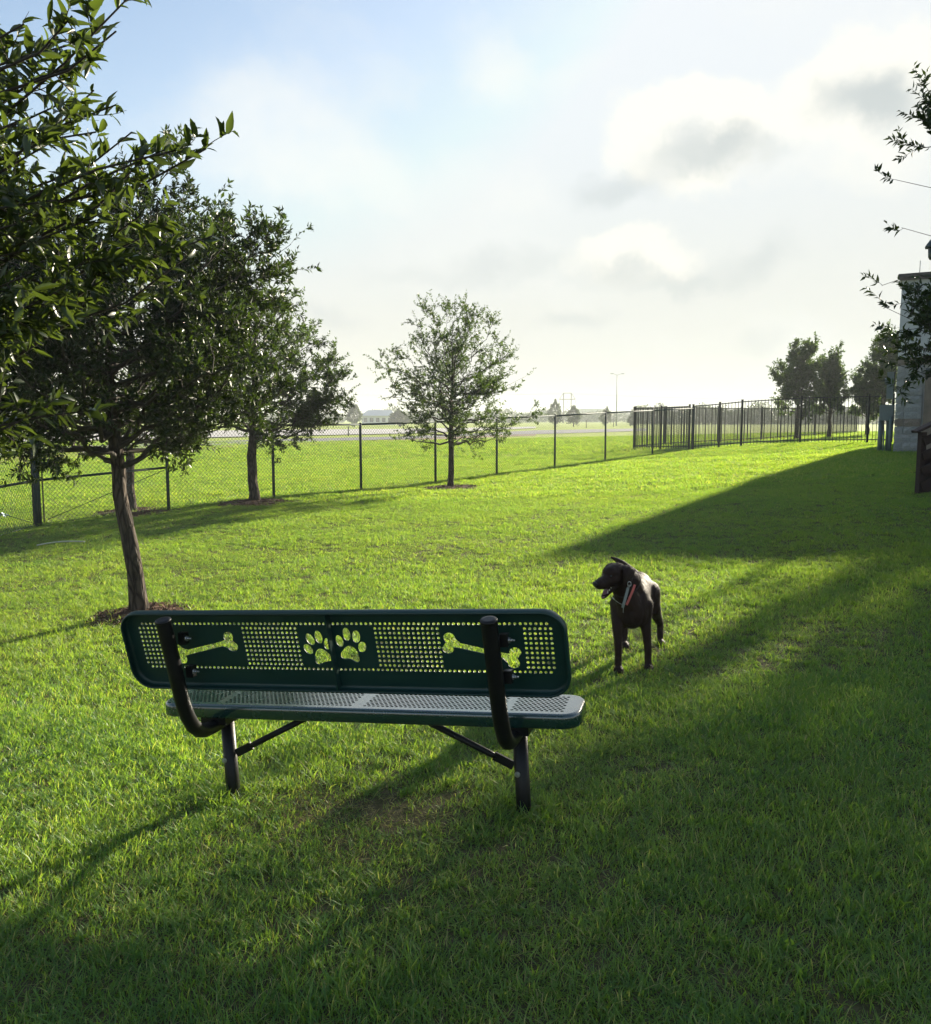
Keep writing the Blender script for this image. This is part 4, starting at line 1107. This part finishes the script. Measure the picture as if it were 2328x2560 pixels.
# ------------------------------------------------------------------ chain-link fence
FH = 1.52
def fy(x): return 22.28 + 1.1015 * x
def fence_pt(px):                      # where a picture column meets the straight fence line
    u = (px - 1164.0) / F_PX; d = 20.0
    for _ in range(30):
        x = u * d; y = fy(x); z = G(x, y); d = y * cP - (z - CAM_H) * sP
    return (x, y, z)
def link_mesh(a, b, za, zb, h, pitch=.078, w=.0055):
    """woven wires: two crossing families of slanted wires between two posts"""
    a = Vector(a); b = Vector(b); L = (b - a).length; d = (b - a) / L; nrm = Vector((-d.y, d.x, 0)); mb = MB()
    def P(s, t, o): return Vector((a.x + d.x * s, a.y + d.y * s, za + (zb - za) * s / L + .03 + t)) + nrm * o
    H = h - .05; n = int((L + H) / pitch)
    for k in range(n + 1):
        s0 = -H + k * pitch
        for fl in (0, 1):
            # wire from (s0,0) to (s0+H, H), clipped to 0..L
            sa, sb = max(0, s0), min(L, s0 + H)
            if sb - sa < .02: continue
            ta, tb = sa - s0, sb - s0
            if fl: ta, tb = H - ta, H - tb
            p, q = P(sa, ta, .004 * (1 - 2 * fl)), P(sb, tb, .004 * (1 - 2 * fl)); dd = (q - p).normalized(); x = dd.cross(nrm).normalized() * w / 2; y = nrm * w / 2
            mb.add([p + x, p + y, p - x, p - y, q + x, q + y, q - x, q - y], [(0, 1, 5, 4), (1, 2, 6, 5), (2, 3, 7, 6), (3, 0, 4, 7)])
    return mb
def chain_fence(pts, label, heavy=(), bay_rail=(), rods=()):
    root = empty('chain_link_fence', pts[0], None, label, 'fence', 'chain-link fencing of the dog run'); o = Vector(pts[0])
    for i, p in enumerate(pts):
        r = .040 if i in heavy else .030; q = Vector(p) - o
        mb = MB(); mb.tube([q + Vector((0, 0, -.3)), q + Vector((0, 0, FH + .01))], r, 12); po = mb.build('post', M['fence_green'], root)
        cb = MB(); cb.tube([q + Vector((0, 0, FH + .011)), q + Vector((0, 0, FH + .03)), q + Vector((0, 0, FH + .045))], [r * 1.12, r * .95, r * .35], 12); cb.build('post_cap', M['fence_green'], po)
    for i in range(len(pts) - 1):
        a, b = Vector(pts[i]) - o, Vector(pts[i + 1]) - o
        mb = MB(); mb.tube([a + Vector((0, 0, FH)), b + Vector((0, 0, FH))], .0215, 10); mb.build('top_rail', M['fence_green'], root)
        m = link_mesh(a, b, a.z, b.z, FH); mo = m.build('wire_mesh', M['fence_wire'], root); mo['kind'] = 'stuff'
        mb = MB(); mb.tube([a + Vector((0, 0, .045)), b + Vector((0, 0, .045))], .003, 5); mb.build('tension_wire', M['fence_wire'], root)
        if i in bay_rail:
            mb = MB(); mb.tube([a + Vector((0, 0, .78)), b + Vector((0, 0, .80))], .022, 10); mb.build('brace_rail', M['fence_green'], root)
        if i in rods:
            s, e = rods[i]; mb = MB(); mb.tube([a.lerp(b, s[0]) + Vector((0, 0, s[1])), a.lerp(b, e[0]) + Vector((0, 0, e[1]))], .006, 6); mb.build('truss_rod', M['fence_green'], root)
            tb = MB(); c = a.lerp(b, .035); tb.bar(c + Vector((0, 0, .06)), c + Vector((0, 0, FH - .05)), .028, .012, (1, 0, 0)); tb.build('tension_bar', M['iron'], root)
    return root
runs = [fence_pt(px) for px in (99, 422, 685, 903, 1089, 1242, 1387, 1513, 1631, 1733)]
chain_fence(runs, 'long dark green chain-link fence running back across the lawn', heavy=(0, 9), bay_rail=(0,), rods={0: ((.06, .10), (.98, .76))})
c0 = runs[0]; side_pts = [(c0[0] - .02 * k, c0[1] - 2.5 * k, G(c0[0] - .02 * k, c0[1] - 2.5 * k)) for k in range(0, 4)]
side_pts[0] = (c0[0] - .0, c0[1] - .09, G(c0[0], c0[1] - .09))
chain_fence(side_pts, 'chain-link side fence turning from the corner post towards the viewer', heavy=(), bay_rail=(0,), rods={0: ((.06, .10), (.98, .76))})

# ------------------------------------------------------------------ black picket railings
IH = 1.62
pick_me = {}
def railing(A, B, posts, label, step=.112, w=.019, h=IH):
    A = Vector(A); B = Vector(B); L = (B - A).length; d = (B - A).normalized()
    root = empty('iron_fence', (A.x, A.y, G(A.x, A.y)), None, label, 'fence', 'black picket railings of the enclosure'); o = Vector(root.location)
    def g(s): p = A + d * s; return Vector((p.x, p.y, G(p.x, p.y))) - o
    n = max(2, int(L / 2.4)) if posts is None else len(posts)
    ss = [L * i / n for i in range(n + 1)] if posts is None else posts
    for s in ss:
        q = g(s); mb = MB(); mb.box(q + Vector((0, 0, h / 2 - .05)), (.062, .062, h + .16)); mb.box(q + Vector((0, 0, h + .04)), (.074, .074, .022)); po = mb.build('post', M['iron'], root)
    for i in range(len(ss) - 1):
        a, b = g(ss[i]), g(ss[i + 1])
        for z in (.14, h - .03):
            mb = MB(); mb.bar(a + Vector((0, 0, z)), b + Vector((0, 0, z)), .030, .034); mb.build('rail', M['iron'], root)
    key = (w, h)
    if key not in pick_me:
        mb = MB(); mb.box((0, 0, (h - .06) / 2 + .06), (w, w, h - .06)); pick_me[key] = mb.mesh('picket', M['iron'])
    ang = math.atan2(d.y, d.x)
    for k in range(1, int(L / step)):
        s = k * step
        if min(abs(s - q) for q in ss) < .06: continue
        o2 = bpy.data.objects.new('picket', pick_me[key]); C.objects.link(o2); o2.parent = root; o2.location = g(s); o2.rotation_euler = (0, 0, ang)
    return root
cp0 = runs[-1]
pa = Vector((cp0[0], cp0[1] + .12)); pa2 = Vector(at_y(2228, 1110, 29.0)[:2]); LA = (pa2 - pa).length
def s_at(px): 
    u = (px - 1164) / F_PX; best = 0
    for k in range(400):
        p = pa.lerp(pa2, k / 399); dd = p.y * cP + (CAM_H - G(p.x, p.y)) * sP
        if p.x / dd < u: best = k / 399 * LA
    return best
railing(pa, pa2, [0.0, s_at(1797), s_at(1853), s_at(2000), s_at(2168), LA], 'black picket railing crossing from the chain-link corner to the block building')
railing((cp0[0] - .1, cp0[1] + .25), (6.55, 33.6), None, 'short black picket railing behind the end of the chain-link fence')
railing((6.62, 33.75), (24.4, 54.0), None, 'far black picket railing slanting away behind the enclosure oaks', step=.125, w=.022)

# ------------------------------------------------------------------ block building
def block_material(name, a, b):
    t = NT(name); p = t.obj(); oi = t.n('ObjectInfo'); n = t.noise(26, 6, .7, p); n2 = t.noise(5, 3, .5, p)
    c = t.mix(t.mr(n, .3, .7), a, b); c = t.mix(t.math('MULTIPLY', oi.outputs['Random'], .35), c, tuple(q * .7 for q in a))
    t.principled(c, .95, .15, 0, t.bump(n, .8, .03)); return t.m
M['block_grey'] = block_material('block_grey', (.30, .31, .31), (.42, .42, .41)); M['block_brown'] = block_material('block_brown', (.24, .20, .165), (.34, .285, .235))
M['mortar'] = simple('mortar', (.46, .45, .42), .95, .1, 30); M['stucco'] = simple('stucco', (.52, .54, .55), .9, .06, 3, .2, 0, .3, 150)
M['coping'] = simple('coping', (.045, .038, .033), .5, .15, 5); M['blue_door'] = simple('blue_door', (.020, .045, .11), .45, .1, 3); M['door_frame'] = simple('door_frame', (.10, .115, .13), .5, .1, 3)
M['tan_board'] = simple('tan_board', (.235, .19, .15), .8, .18, 6, .3, 0, .2, 30); M['dark_wood'] = simple('dark_wood', (.035, .020, .015), .75, .35, 9, .3, 0, .35, 60)
M['box_grey'] = simple('box_grey', (.13, .16, .16), .5, .12, 6); M['pipe_grey'] = simple('pipe_grey', (.12, .15, .135), .5, .15, 8); M['lamp_dark'] = simple('lamp_dark', (.03, .045, .045), .45, .2, 8)
def building():
    bx, by = 11.25, 22.7; z0 = G(bx, by) - .06; ang = math.atan2(-.52, .855)
    root = empty('block_building', (bx, by, z0), (0, 0, ang), 'grey stone-block and stucco building with dark roof edge, corner in view', 'building')
    Ht = 4.56; LW = 15.0; DP = 9.0
    # core walls (kept just behind the facing blocks)
    mb = MB(); mb.box((LW / 2 + .03, DP / 2 + .06, Ht / 2), (LW - .06, DP, Ht)); mb.build('wall', M['mortar'], root)
    uz = 2.52                                                  # top of the block facing
    st = MB(); st.box((LW / 2, .03, (uz + Ht) / 2), (LW, .06, Ht - uz - .002)); st.build('stucco_face', M['stucco'], root)
    st = MB(); st.box((.015, DP / 2 + .06, (uz + Ht) / 2), (.03, DP, Ht - uz - .004)); st.build('stucco_side', M['stucco'], root)
    cpb = MB(); cpb.box((LW / 2, DP / 2, Ht + .03), (LW + .16, DP + .20, .10)); cpb.box((LW / 2, DP / 2, Ht - .05), (LW + .10, DP + .14, .06)); cpb.build('roof_edge', M['coping'], root)
    rng = random.Random(4)
    # split-face blocks laid in courses; the door opening is left free
    d0, d1, dh = .66, 1.60, 2.15
    courses = [(.0, .14, 'grey', 3), (.14, .34, 'grey', 0), (.34, .54, 'grey', 0), (.54, .74, 'grey', 0), (.74, .94, 'brown', 1), (.94, 1.14, 'grey', 0), (1.14, 1.34, 'grey', 1), (1.34, 1.54, 'grey', 0), (1.54, 1.75, 'grey', 1), (1.75, 1.94, 'grey', 0), (1.94, 2.13, 'grey', 1), (2.13, 2.32, 'grey', 0), (2.32, uz, 'brown', 2)]
    def rough_block(w, h, d, col, seed):
        bm = bmesh.new(); r = random.Random(seed); nx, nz = max(2, int(w / .09)), max(2, int(h / .07)); V = {}
        for i in range(nx + 1):
            for j in range(nz + 1):
                edge = i in (0, nx) or j in (0, nz)
                V[i, j] = bm.verts.new((w * i / nx, 0 if edge else -r.uniform(.006, .024), h * j / nz))
        for i in range(nx):
            for j in range(nz): bm.faces.new((V[i, j], V[i + 1, j], V[i + 1, j + 1], V[i, j + 1]))
        B = {k: bm.verts.new((w * k[0] / nx, d, h * k[1] / nz)) for k in ((0, 0), (nx, 0), (nx, nz), (0, nz))}
        bm.faces.new([V[i, 0] for i in range(nx, -1, -1)] + [B[0, 0], B[nx, 0]]); bm.faces.new([V[i, nz] for i in range(nx + 1)] + [B[nx, nz], B[0, nz]])
        bm.faces.new([V[0, j] for j in range(nz + 1)] + [B[0, nz], B[0, 0]]); bm.faces.new([V[nx, j] for j in range(nz, -1, -1)] + [B[nx, 0], B[nx, nz]])
        me = bpy.data.meshes.new('block'); bm.to_mesh(me); bm.free(); me.materials.append(M['block_' + col]); return me
    cache = {}
    def put(x0, x1, zz0, zz1, col, side=False):
        g = .006; w = x1 - x0 - 2 * g; h = zz1 - zz0 - 2 * g
        if w < .05: return
        key = (round(w, 2), round(h, 2), col, rng.randrange(3))
        if key not in cache: cache[key] = rough_block(key[0], key[1], .055, col, len(cache) * 7 + 3)
        o = bpy.data.objects.new('block', cache[key]); C.objects.link(o); o.parent = root
        if side: o.rotation_euler = (0, 0, -math.pi / 2); o.location = (-.002, x1 + g, zz0 + g)
        else: o.location = (x0 + g, .002, zz0 + g)
    for k, (a, b, col, bond) in enumerate(courses):
        x = .0; L0 = .41 if k % 2 == 0 else .2
        if bond == 1: L0 = .20
        while x < 6.0:
            e = min(x + L0, 6.0); L0 = .41
            if a < dh and x < d1 and e > d0:
                if x < d0: put(x, d0, a, b, col)
                if e > d1: put(d1, e, a, b, col)
            else: put(x, e, a, b, col)
            x = e
        y = .07; L0 = .2 if k % 2 == 0 else .41
        while y < 3.4:
            e = min(y + L0, 3.4); L0 = .41; put(y, e, a, b, col, True); y = e
    fr = MB()
    for x in (d0 + .025, d1 - .025): fr.box((x, .02, dh / 2 + .02), (.05, .10, dh + .02))
    fr.box(((d0 + d1) / 2, .02, dh + .055), (d1 - d0, .10, .05)); fr.build('door_frame', M['door_frame'], root)
    db = MB(); db.box(((d0 + d1) / 2, .035, dh / 2 + .05), (d1 - d0 - .105, .045, dh - .06)); do = db.build('door', M['blue_door'], root)
    q = MB(); q.box((d1 - .30, .008, .95), (.26, .012, .60)); q.build('push_plate', M['blue_door'], do)
    q = MB(); q.box((d0 + .062, .006, 1.75), (.02, .02, .12)); q.build('hinge', M['zinc'], do); q = MB(); q.box((d0 + .062, .006, .45), (.02, .02, .12)); q.build('hinge', M['zinc'], do)
    q = MB(); q.tube([(d1 - .12, -.005, 1.0), (d1 - .12, -.05, 1.0), (d1 - .20, -.05, 1.0)], .011, 8); q.build('handle', M['zinc'], do)
    q = MB(); q.box(((d0 + d1) / 2, .0, .048), (d1 - d0 - .12, .12, .02)); q.build('threshold', M['zinc'], do)
    # hooded lamp over the door
    lp = MB(); c = Vector((1.40, -.34, 2.62)); lp.tube([c + Vector((0, 0, .20)), c + Vector((0, 0, .16)), c + Vector((0, 0, .13)), c + Vector((0, 0, .04)), c], [.035, .05, .10, .22, .235], 20)
    lp.tube([(1.40, .02, 2.95), (1.40, -.14, 3.02), (1.40, -.30, 2.97), (1.40, -.34, 2.83)], .014, 8); lp.build('hood_lamp', M['lamp_dark'], root)
    # roof aerial
    q = MB(); q.tube([(.38, .2, Ht + .07), (.38, .2, Ht + .42)], .008, 6); q.build('aerial', M['box_grey'], root)
    # electrical gear on the side wall near the corner
    er = empty('meter_cabinet', (bx, by, z0), (0, 0, ang), 'grey electrical meter boxes with conduits on the building corner', 'cabinet')
    q = MB(); q.box((-.17, .36, 1.82), (.16, .30, .70)); q.build('upper_box', M['box_grey'], er); q = MB(); q.tube([(-.26, .36, 1.93), (-.31, .36, 1.93)], .085, 16); q.build('meter', M['box_grey'], er)
    q = MB(); q.box((-.22, .30, 1.10), (.34, .26, .42)); q.build('lower_box', M['box_grey'], er); q = MB(); q.box((-.22, .165, 1.10), (.30, .012, .38)); q.build('box_door', M['box_grey'], er)
    for x, r, za, zb, y in ((-.19, .035, .9, -.1, .30), (-.10, .045, 1.0, -.1, .12), (-.25, .02, .62, -.1, .10), (-.36, .06, .89, -.1, .36)):
        q = MB(); q.tube([(x, y, za), (x, y, zb)], r, 10); q.build('conduit', M['pipe_grey'], er)
building()

# tan board screen beside the door
def board_screen():
    a = at_y(2303, 1128, 20.6); ang = math.atan2(-.52, .855); root = empty('board_screen', (a[0], a[1], G(a[0], a[1]) - .02), (0, 0, ang), 'tan vertical-board screen beside the blue door', 'screen')
    for k in range(9):
        mb = MB(); h = 2.10 + .0 * k; mb.box((.095 + k * .197, 0, h / 2 - .05), (.188, .03, h)); mb.build('board', M['tan_board'], root)
        if k: mb = MB(); mb.box((k * .197, -.022, 1.0), (.045, .018, 2.08)); mb.build('batten', M['tan_board'], root)
    mb = MB(); mb.box((.9, .03, .4), (1.78, .04, .09)); mb.build('cross_rail', M['tan_board'], root); mb = MB(); mb.box((.9, .03, 1.7), (1.78, .04, .09)); mb.build('cross_rail', M['tan_board'], root)
board_screen()
# dark stained ramp railing, boards rising away to the right
def ramp_rail():
    p = at_y(2298, 1236, 13.7); z = G(p[0], p[1]); root = empty('ramp_railing', (p[0], p[1], z), (0, 0, math.radians(12)), 'dark brown stained wooden ramp railing with sloping boards', 'railing')
    def post(x, z0, h): mb = MB(); mb.box((x, 0, z0 + h / 2 - .1), (.092, .092, h + .2)); mb.build('post', M['dark_wood'], root)
    sl = .42
    for i, x in enumerate((0.0, 1.25, 2.5)): post(x, 0, .98 + sl * x)
    for k, z in enumerate((.12, .36, .60, .83)):
        mb = MB(); mb.bar((-.02, -.062, z), (2.6, -.062, z + sl * 2.62), .028, .135); mb.build('rail_board', M['dark_wood'], root)
    mb = MB(); mb.bar((-.16, -.02, .985), (2.6, -.02, .985 + sl * 2.76), .15, .038); mb.build('hand_rail', M['dark_wood'], root)
    for k in range(6):
        mb = MB(); mb.box((.18 + k * .42, .05, .2 + sl * (.18 + k * .42)), (.14, .03, .85)); mb.build('back_board', M['dark_wood'], root)
ramp_rail()
# lantern on a post just beyond the frame edge
def lantern():
    p = at_y(2333, 640, 15.5); x0 = at_y(2400, 640, 15.5)[0]; z = G(x0, p[1]); root = empty('lantern_post', (x0, p[1], z), None, 'grey-green lantern hung on a tall post, above the roof line at the edge', 'lamp'); h = p[2] - z; lx = p[0] - x0
    mb = MB(); mb.tube([(0, 0, -.2), (0, 0, h + .55)], [.06, .045], 12); mb.build('post', M['lamp_dark'], root)
    mb = MB(); mb.tube([(0, 0, h + .45), (lx * .5, 0, h + .52), (lx, 0, h + .45), (lx, 0, h + .30)], .018, 8); mb.build('arm', M['lamp_dark'], root)
    mb = MB(); mb.tube([(lx, 0, h - .06), (lx, 0, h - .02), (lx, 0, h + .14)], [.06, .085, .095], 6); mb.build('lantern_body', M['lamp_dark'], root)
    mb = MB(); mb.tube([(lx, 0, h + .141), (lx, 0, h + .17), (lx, 0, h + .27), (lx, 0, h + .31)], [.150, .145, .07, .03], 6); mb.build('lantern_roof', M['lamp_dark'], root)
lantern()

# ------------------------------------------------------------------ small things on the lawn
hb = MB(); P = [at_z(92 + k * 15, 1359 - 4 * math.sin(k / 8 * 3.1) - k * .6, -.13) for k in range(9)]
M['hose'] = simple('hose', (.42, .44, .36), .6, .15, 10)
hb.tube([(p[0], p[1], G(p[0], p[1]) + .04) for p in P], .011, 8); tag(hb.build('hose', M['hose']), 'pale hose lying curved in the grass by the fence corner', 'hose')
p = at_z(33, 1306, -.15); q = MB(); M['litter'] = simple('litter', (.45, .62, .68), .5, .1, 20)
rr = random.Random(2); V = [(.22 * (i / 5 - .5), .16 * (j / 4 - .5), rr.uniform(.03, .12)) for i in range(6) for j in range(5)]
q.add(V, [(i * 5 + j, (i + 1) * 5 + j, (i + 1) * 5 + j + 1, i * 5 + j + 1) for i in range(5) for j in range(4)])
o = q.build('plastic_scrap', M['litter']); o.location = (p[0] - .5, p[1] + .6, G(p[0] - .5, p[1] + .6) + .02); tag(o, 'crumpled pale blue plastic scrap behind the side fence', 'litter')

# ------------------------------------------------------------------ far things
M['far_leaf'] = leaf_material('far_leaf', (.03, .05, .02), (.065, .09, .03), (.10, .15, .03), .3); M['far_wall'] = simple('far_wall', (.62, .62, .60), .8, .05, .2); M['far_roof'] = simple('far_roof', (.40, .43, .46), .5, .06, .3)
M['far_metal'] = simple('far_metal', (.30, .31, .32), .5, .1, 1); M['pole_wood'] = simple('pole_wood', (.10, .085, .07), .85, .2, 2); M['far_window'] = simple('far_window', (.04, .05, .06), .2, .1, 1)
def far_tree(px, base, top, wpx, Y, label, seed, group):
    b = at_y(px, base, Y); z = G(b[0], b[1]); h = (base - top) / F_PX * Y; w = wpx / F_PX * Y; r = np.random.default_rng(seed)
    root = empty('roadside_tree', (b[0], b[1], z), None, label, 'tree', group)
    mb = MB(); mb.tube([(0, 0, -.2), (0, 0, h * .35), (0, 0, h * .8)], [w * .09, w * .07, w * .02], 8); mb.build('trunk', M['bark'], root)
    n = 2600; d = r.normal(0, 1, (n, 3)); d /= np.linalg.norm(d, axis=1, keepdims=True); lob = 1 + .28 * np.sin(d[:, 0] * 5 + seed) * np.sin(d[:, 2] * 6 + seed * 2) + .12 * np.sin(d[:, 1] * 11)
    q = r.uniform(.35, 1.0, n)[:, None] ** .5 * lob[:, None]
    P = d * q * np.array([w, w, h * .42]); P[:, :2] *= (1.0 - .55 * np.clip(P[:, 2:3] / (h * .42), -.2, 1)); P += np.array([0, 0, h * .56])
    link(bpy.data.objects.new('crown', leaf_cloud('crown', LEAF2, P, d + r.normal(0, .5, (n, 3)), np.full(n, w * .20), np.full(n, w * .13), r, M['far_leaf'])), root)
FT = 'young trees along the far road'
far_tree(1387, 1066, 1001, 16, 175, 'narrow roadside tree nearest the wooden power pylon, on its left', 1, FT)
far_tree(1434, 1066, 1013, 17, 178, 'bushy roadside tree just right of the power pylon', 2, FT)
far_tree(1515, 1066, 1019, 13, 180, 'small roadside tree left of the tall double lamp', 3, FT)
far_tree(1584, 1066, 1034, 14, 182, 'low dark roadside tree at the end of the black railings', 4, FT)
far_tree(886, 1066, 1010, 18, 170, 'upright roadside tree left of the pale-roofed house', 5, FT)
far_tree(1000, 1064, 1024, 24, 185, 'round roadside tree behind the lone oak, right of the pale-roofed house', 6, FT)
far_tree(770, 1064, 1036, 17, 176, 'small roadside bush seen under the spreading oak boughs', 7, FT)
def wood(px0, px1, base, top, Y, seed, label, step=5):
    r = np.random.default_rng(seed); P = []; S = []; n = int((px1 - px0) / step)
    for k in range(n):
        px = px0 + (px1 - px0) * (k + r.uniform(-.5, .5)) / n; b = at_y(px, base, Y + r.uniform(-8, 14)); z = G(b[0], b[1])
        h = (base - top) / F_PX * Y * (1 + .16 * math.sin(px * .045 + seed) + .10 * math.sin(px * .13) + r.normal(0, .07)); w = h * r.uniform(.3, .5)
        m = 260; d = r.normal(0, 1, (m, 3)); d /= np.linalg.norm(d, axis=1, keepdims=True); q = d * r.uniform(.4, 1, (m, 1)) ** .5 * np.array([w * 1.3, w, h * .52])
        P.append(q + np.array([b[0], b[1], z + h * .48])); S.append(np.full(m, w * .30))
    P = np.concatenate(P); S = np.concatenate(S); D = r.normal(0, 1, P.shape)
    o = link(bpy.data.objects.new('far_woods', leaf_cloud('far_woods', LEAF2, P, D, S, S * .7, r, M['far_leaf']))); tag(o, label, 'woods', kind='stuff')
wood(-60, 860, 1060, 1037, 330, 1, 'hazy line of far trees behind the road on the left')
wood(920, 1330, 1060, 1030, 340, 2, 'hazy far trees behind the lone oak', 6)
wood(1330, 1700, 1060, 1034, 420, 3, 'pale far trees behind the pylon and lamp', 6)
wood(1590, 2420, 1062, 1022, 260, 4, 'long hazy wood behind the black railings', 5)
def house():
    a = at_y(905, 1060, 230); b = at_y(987, 1060, 230); L = b[0] - a[0]; z = G(a[0], a[1]); root = empty('house', (a[0], a[1], z), None, 'long low pale house with light roof beyond the road', 'house')
    mb = MB(); mb.box((L / 2, 4, 1.15), (L, 8, 2.7)); mb.build('wall', M['far_wall'], root)
    mb = MB(); V = [(-.4, -.6, 2.45), (L + .4, -.6, 2.45), (L + .4, 8.6, 2.45), (-.4, 8.6, 2.45), (1.2, 4, 4.0), (L - 1.2, 4, 4.0)]; mb.add(V, [(0, 1, 5, 4), (1, 2, 5), (2, 3, 4, 5), (3, 0, 4), (3, 2, 1, 0)]); mb.build('roof', M['far_roof'], root)
    for k in range(5): mb = MB(); mb.box((L * (k + .6) / 5.4, -.03, 1.35), (.9, .1, 1.1)); mb.build('window', M['far_window'], root)
house()
def shed():
    a = at_y(1454, 1058, 480); b = at_y(1512, 1058, 480); L = b[0] - a[0]; z = G(a[0], a[1]); root = empty('warehouse', (a[0], a[1], z), None, 'low flat grey warehouse far off between pylon and lamp', 'building')
    mb = MB(); mb.box((L / 2, 8, 3.2), (L, 16, 7.0)); mb.build('wall', M['far_wall'], root); mb = MB(); mb.box((L / 2, 8, 6.9), (L + .8, 16.8, .5)); mb.build('roof', M['far_roof'], root)
shed()
def light_pole():
    a = at_y(1541, 1064, 200); z = G(a[0], a[1]); top = at_y(1541, 937, 200)[2] - z; root = empty('street_lamp', (a[0], a[1], z), None, 'tall double-armed street lamp against the pale sky', 'street lamp')
    mb = MB(); mb.tube([(0, 0, -.2), (0, 0, top)], [.16, .09], 10); mb.build('pole', M['far_metal'], root)
    for s in (-1, 1):
        mb = MB(); mb.tube([(0, 0, top - .1), (s * .5, 0, top + .12), (s * 1.0, 0, top + .22)], .05, 6); ar = mb.build('arm', M['far_metal'], root)
        mb = MB(); mb.box((s * 1.25, 0, top + .24), (.75, .3, .14)); mb.build('lamp_head', M['far_metal'], ar)
light_pole()
def pylon():
    Y = 330; a = at_y(1418, 1058, Y); z = G(a[0], a[1]); k = Y / F_PX; root = empty('power_pylon', (a[0], a[1], z), None, 'wooden twin-pole power pylon with cross-arm beyond the road', 'pylon')
    tops = at_y(1418, 982, Y)[2] - z; arm = at_y(1418, 998, Y)[2] - z; low = at_y(1418, 1015, Y)[2] - z; x = 9.5 * k
    for s in (-1, 1): mb = MB(); mb.tube([(s * x, 0, -.3), (s * x, 0, tops)], .17, 8); mb.build('pole', M['pole_wood'], root)
    mb = MB(); mb.bar((-20 * k, 0, arm), (20 * k, 0, arm), .24, .26); mb.build('cross_arm', M['pole_wood'], root); mb = MB(); mb.bar((-x, 0, tops - .1), (x, 0, tops - .1), .18, .18); mb.build('tie', M['pole_wood'], root)
    for s in (-1, 1):
        mb = MB(); mb.bar((s * 20 * k, 0, arm), (s * x, 0, tops - .15), .13, .13); mb.build('strut', M['pole_wood'], root)
        mb = MB(); mb.bar((-s * x, .18 * s, low), (s * x, .18 * s, low - 16 * k), .13, .13); mb.build('cross_brace', M['pole_wood'], root)
        for q in (1, 0) if s > 0 else (1,): mb = MB(); mb.tube([(s * 20 * k * q, 0, arm - .1), (s * 20 * k * q, 0, arm - 1.5)], .09, 6); mb.build('insulator', M['far_metal'], root)
    def wire(y0, x1, y1, x2, y2, label):
        mb = MB(); A = np.array(at_y(x1, y1, Y - 6)); B = np.array(at_y(1418, y0, Y)); E = np.array(at_y(x2, y2, Y - 20)); pts = [A * (1 - t) + B * t - np.array([0, 0, .9 * 4 * t * (1 - t)]) for t in np.linspace(0, 1, 12)] + [B * (1 - t) + E * t - np.array([0, 0, .9 * 4 * t * (1 - t)]) for t in np.linspace(0, 1, 12)[1:]]
        mb.tube(pts, .035, 4); tag(mb.build('power_line', M['far_metal']), label, 'cable', 'cables on the pylon')
    wire(984, 500, 980, 2400, 1003, 'thin upper power cable running across the pale sky'); wire(1009, 500, 1003, 2400, 1040, 'lower power cable hung from the pylon cross-arm')
pylon()
for i, (px, y0, y1, lab) in enumerate(((768, 1066, 1090, 'thin roadside post seen under the spreading oak boughs'), (871, 1066, 1089, 'thin leaning roadside post near the pale-roofed house'), (1466, 1050, 1069, 'thin roadside post beside the bushy roadside tree'), (1534, 1047, 1067, 'thin roadside post next to the double lamp'))):
    a = at_z(px, y1, .05); mb = MB(); h = (y1 - y0) / F_PX * a[1]; mb.tube([(0, 0, -.1), (.03, 0, h)], .06, 8); mb.box((.03, 0, h + .02), (.13, .13, .05)); o = mb.build('marker_post', M['pole_wood']); o.location = (a[0], a[1], G(a[0], a[1])); tag(o, lab, 'post', 'marker posts along the road')
# ------------------------------------------------------------------ air
hz = MB(); hz.box((0, 500, 7.0), (1960, 1220, 17.2))
t = NT('haze_air')
pv = t.n('VolumePrincipled'); pv.inputs['Color'].default_value = (0.92, 0.95, 1.0, 1); pv.inputs['Density'].default_value = 0.0010; pv.inputs['Anisotropy'].default_value = 0.0
t.L.new(pv.outputs[0], t.out.inputs['Volume'])
ho = hz.build('haze', t.m); tag(ho, 'thin pale morning haze in the air', 'haze', kind='stuff')
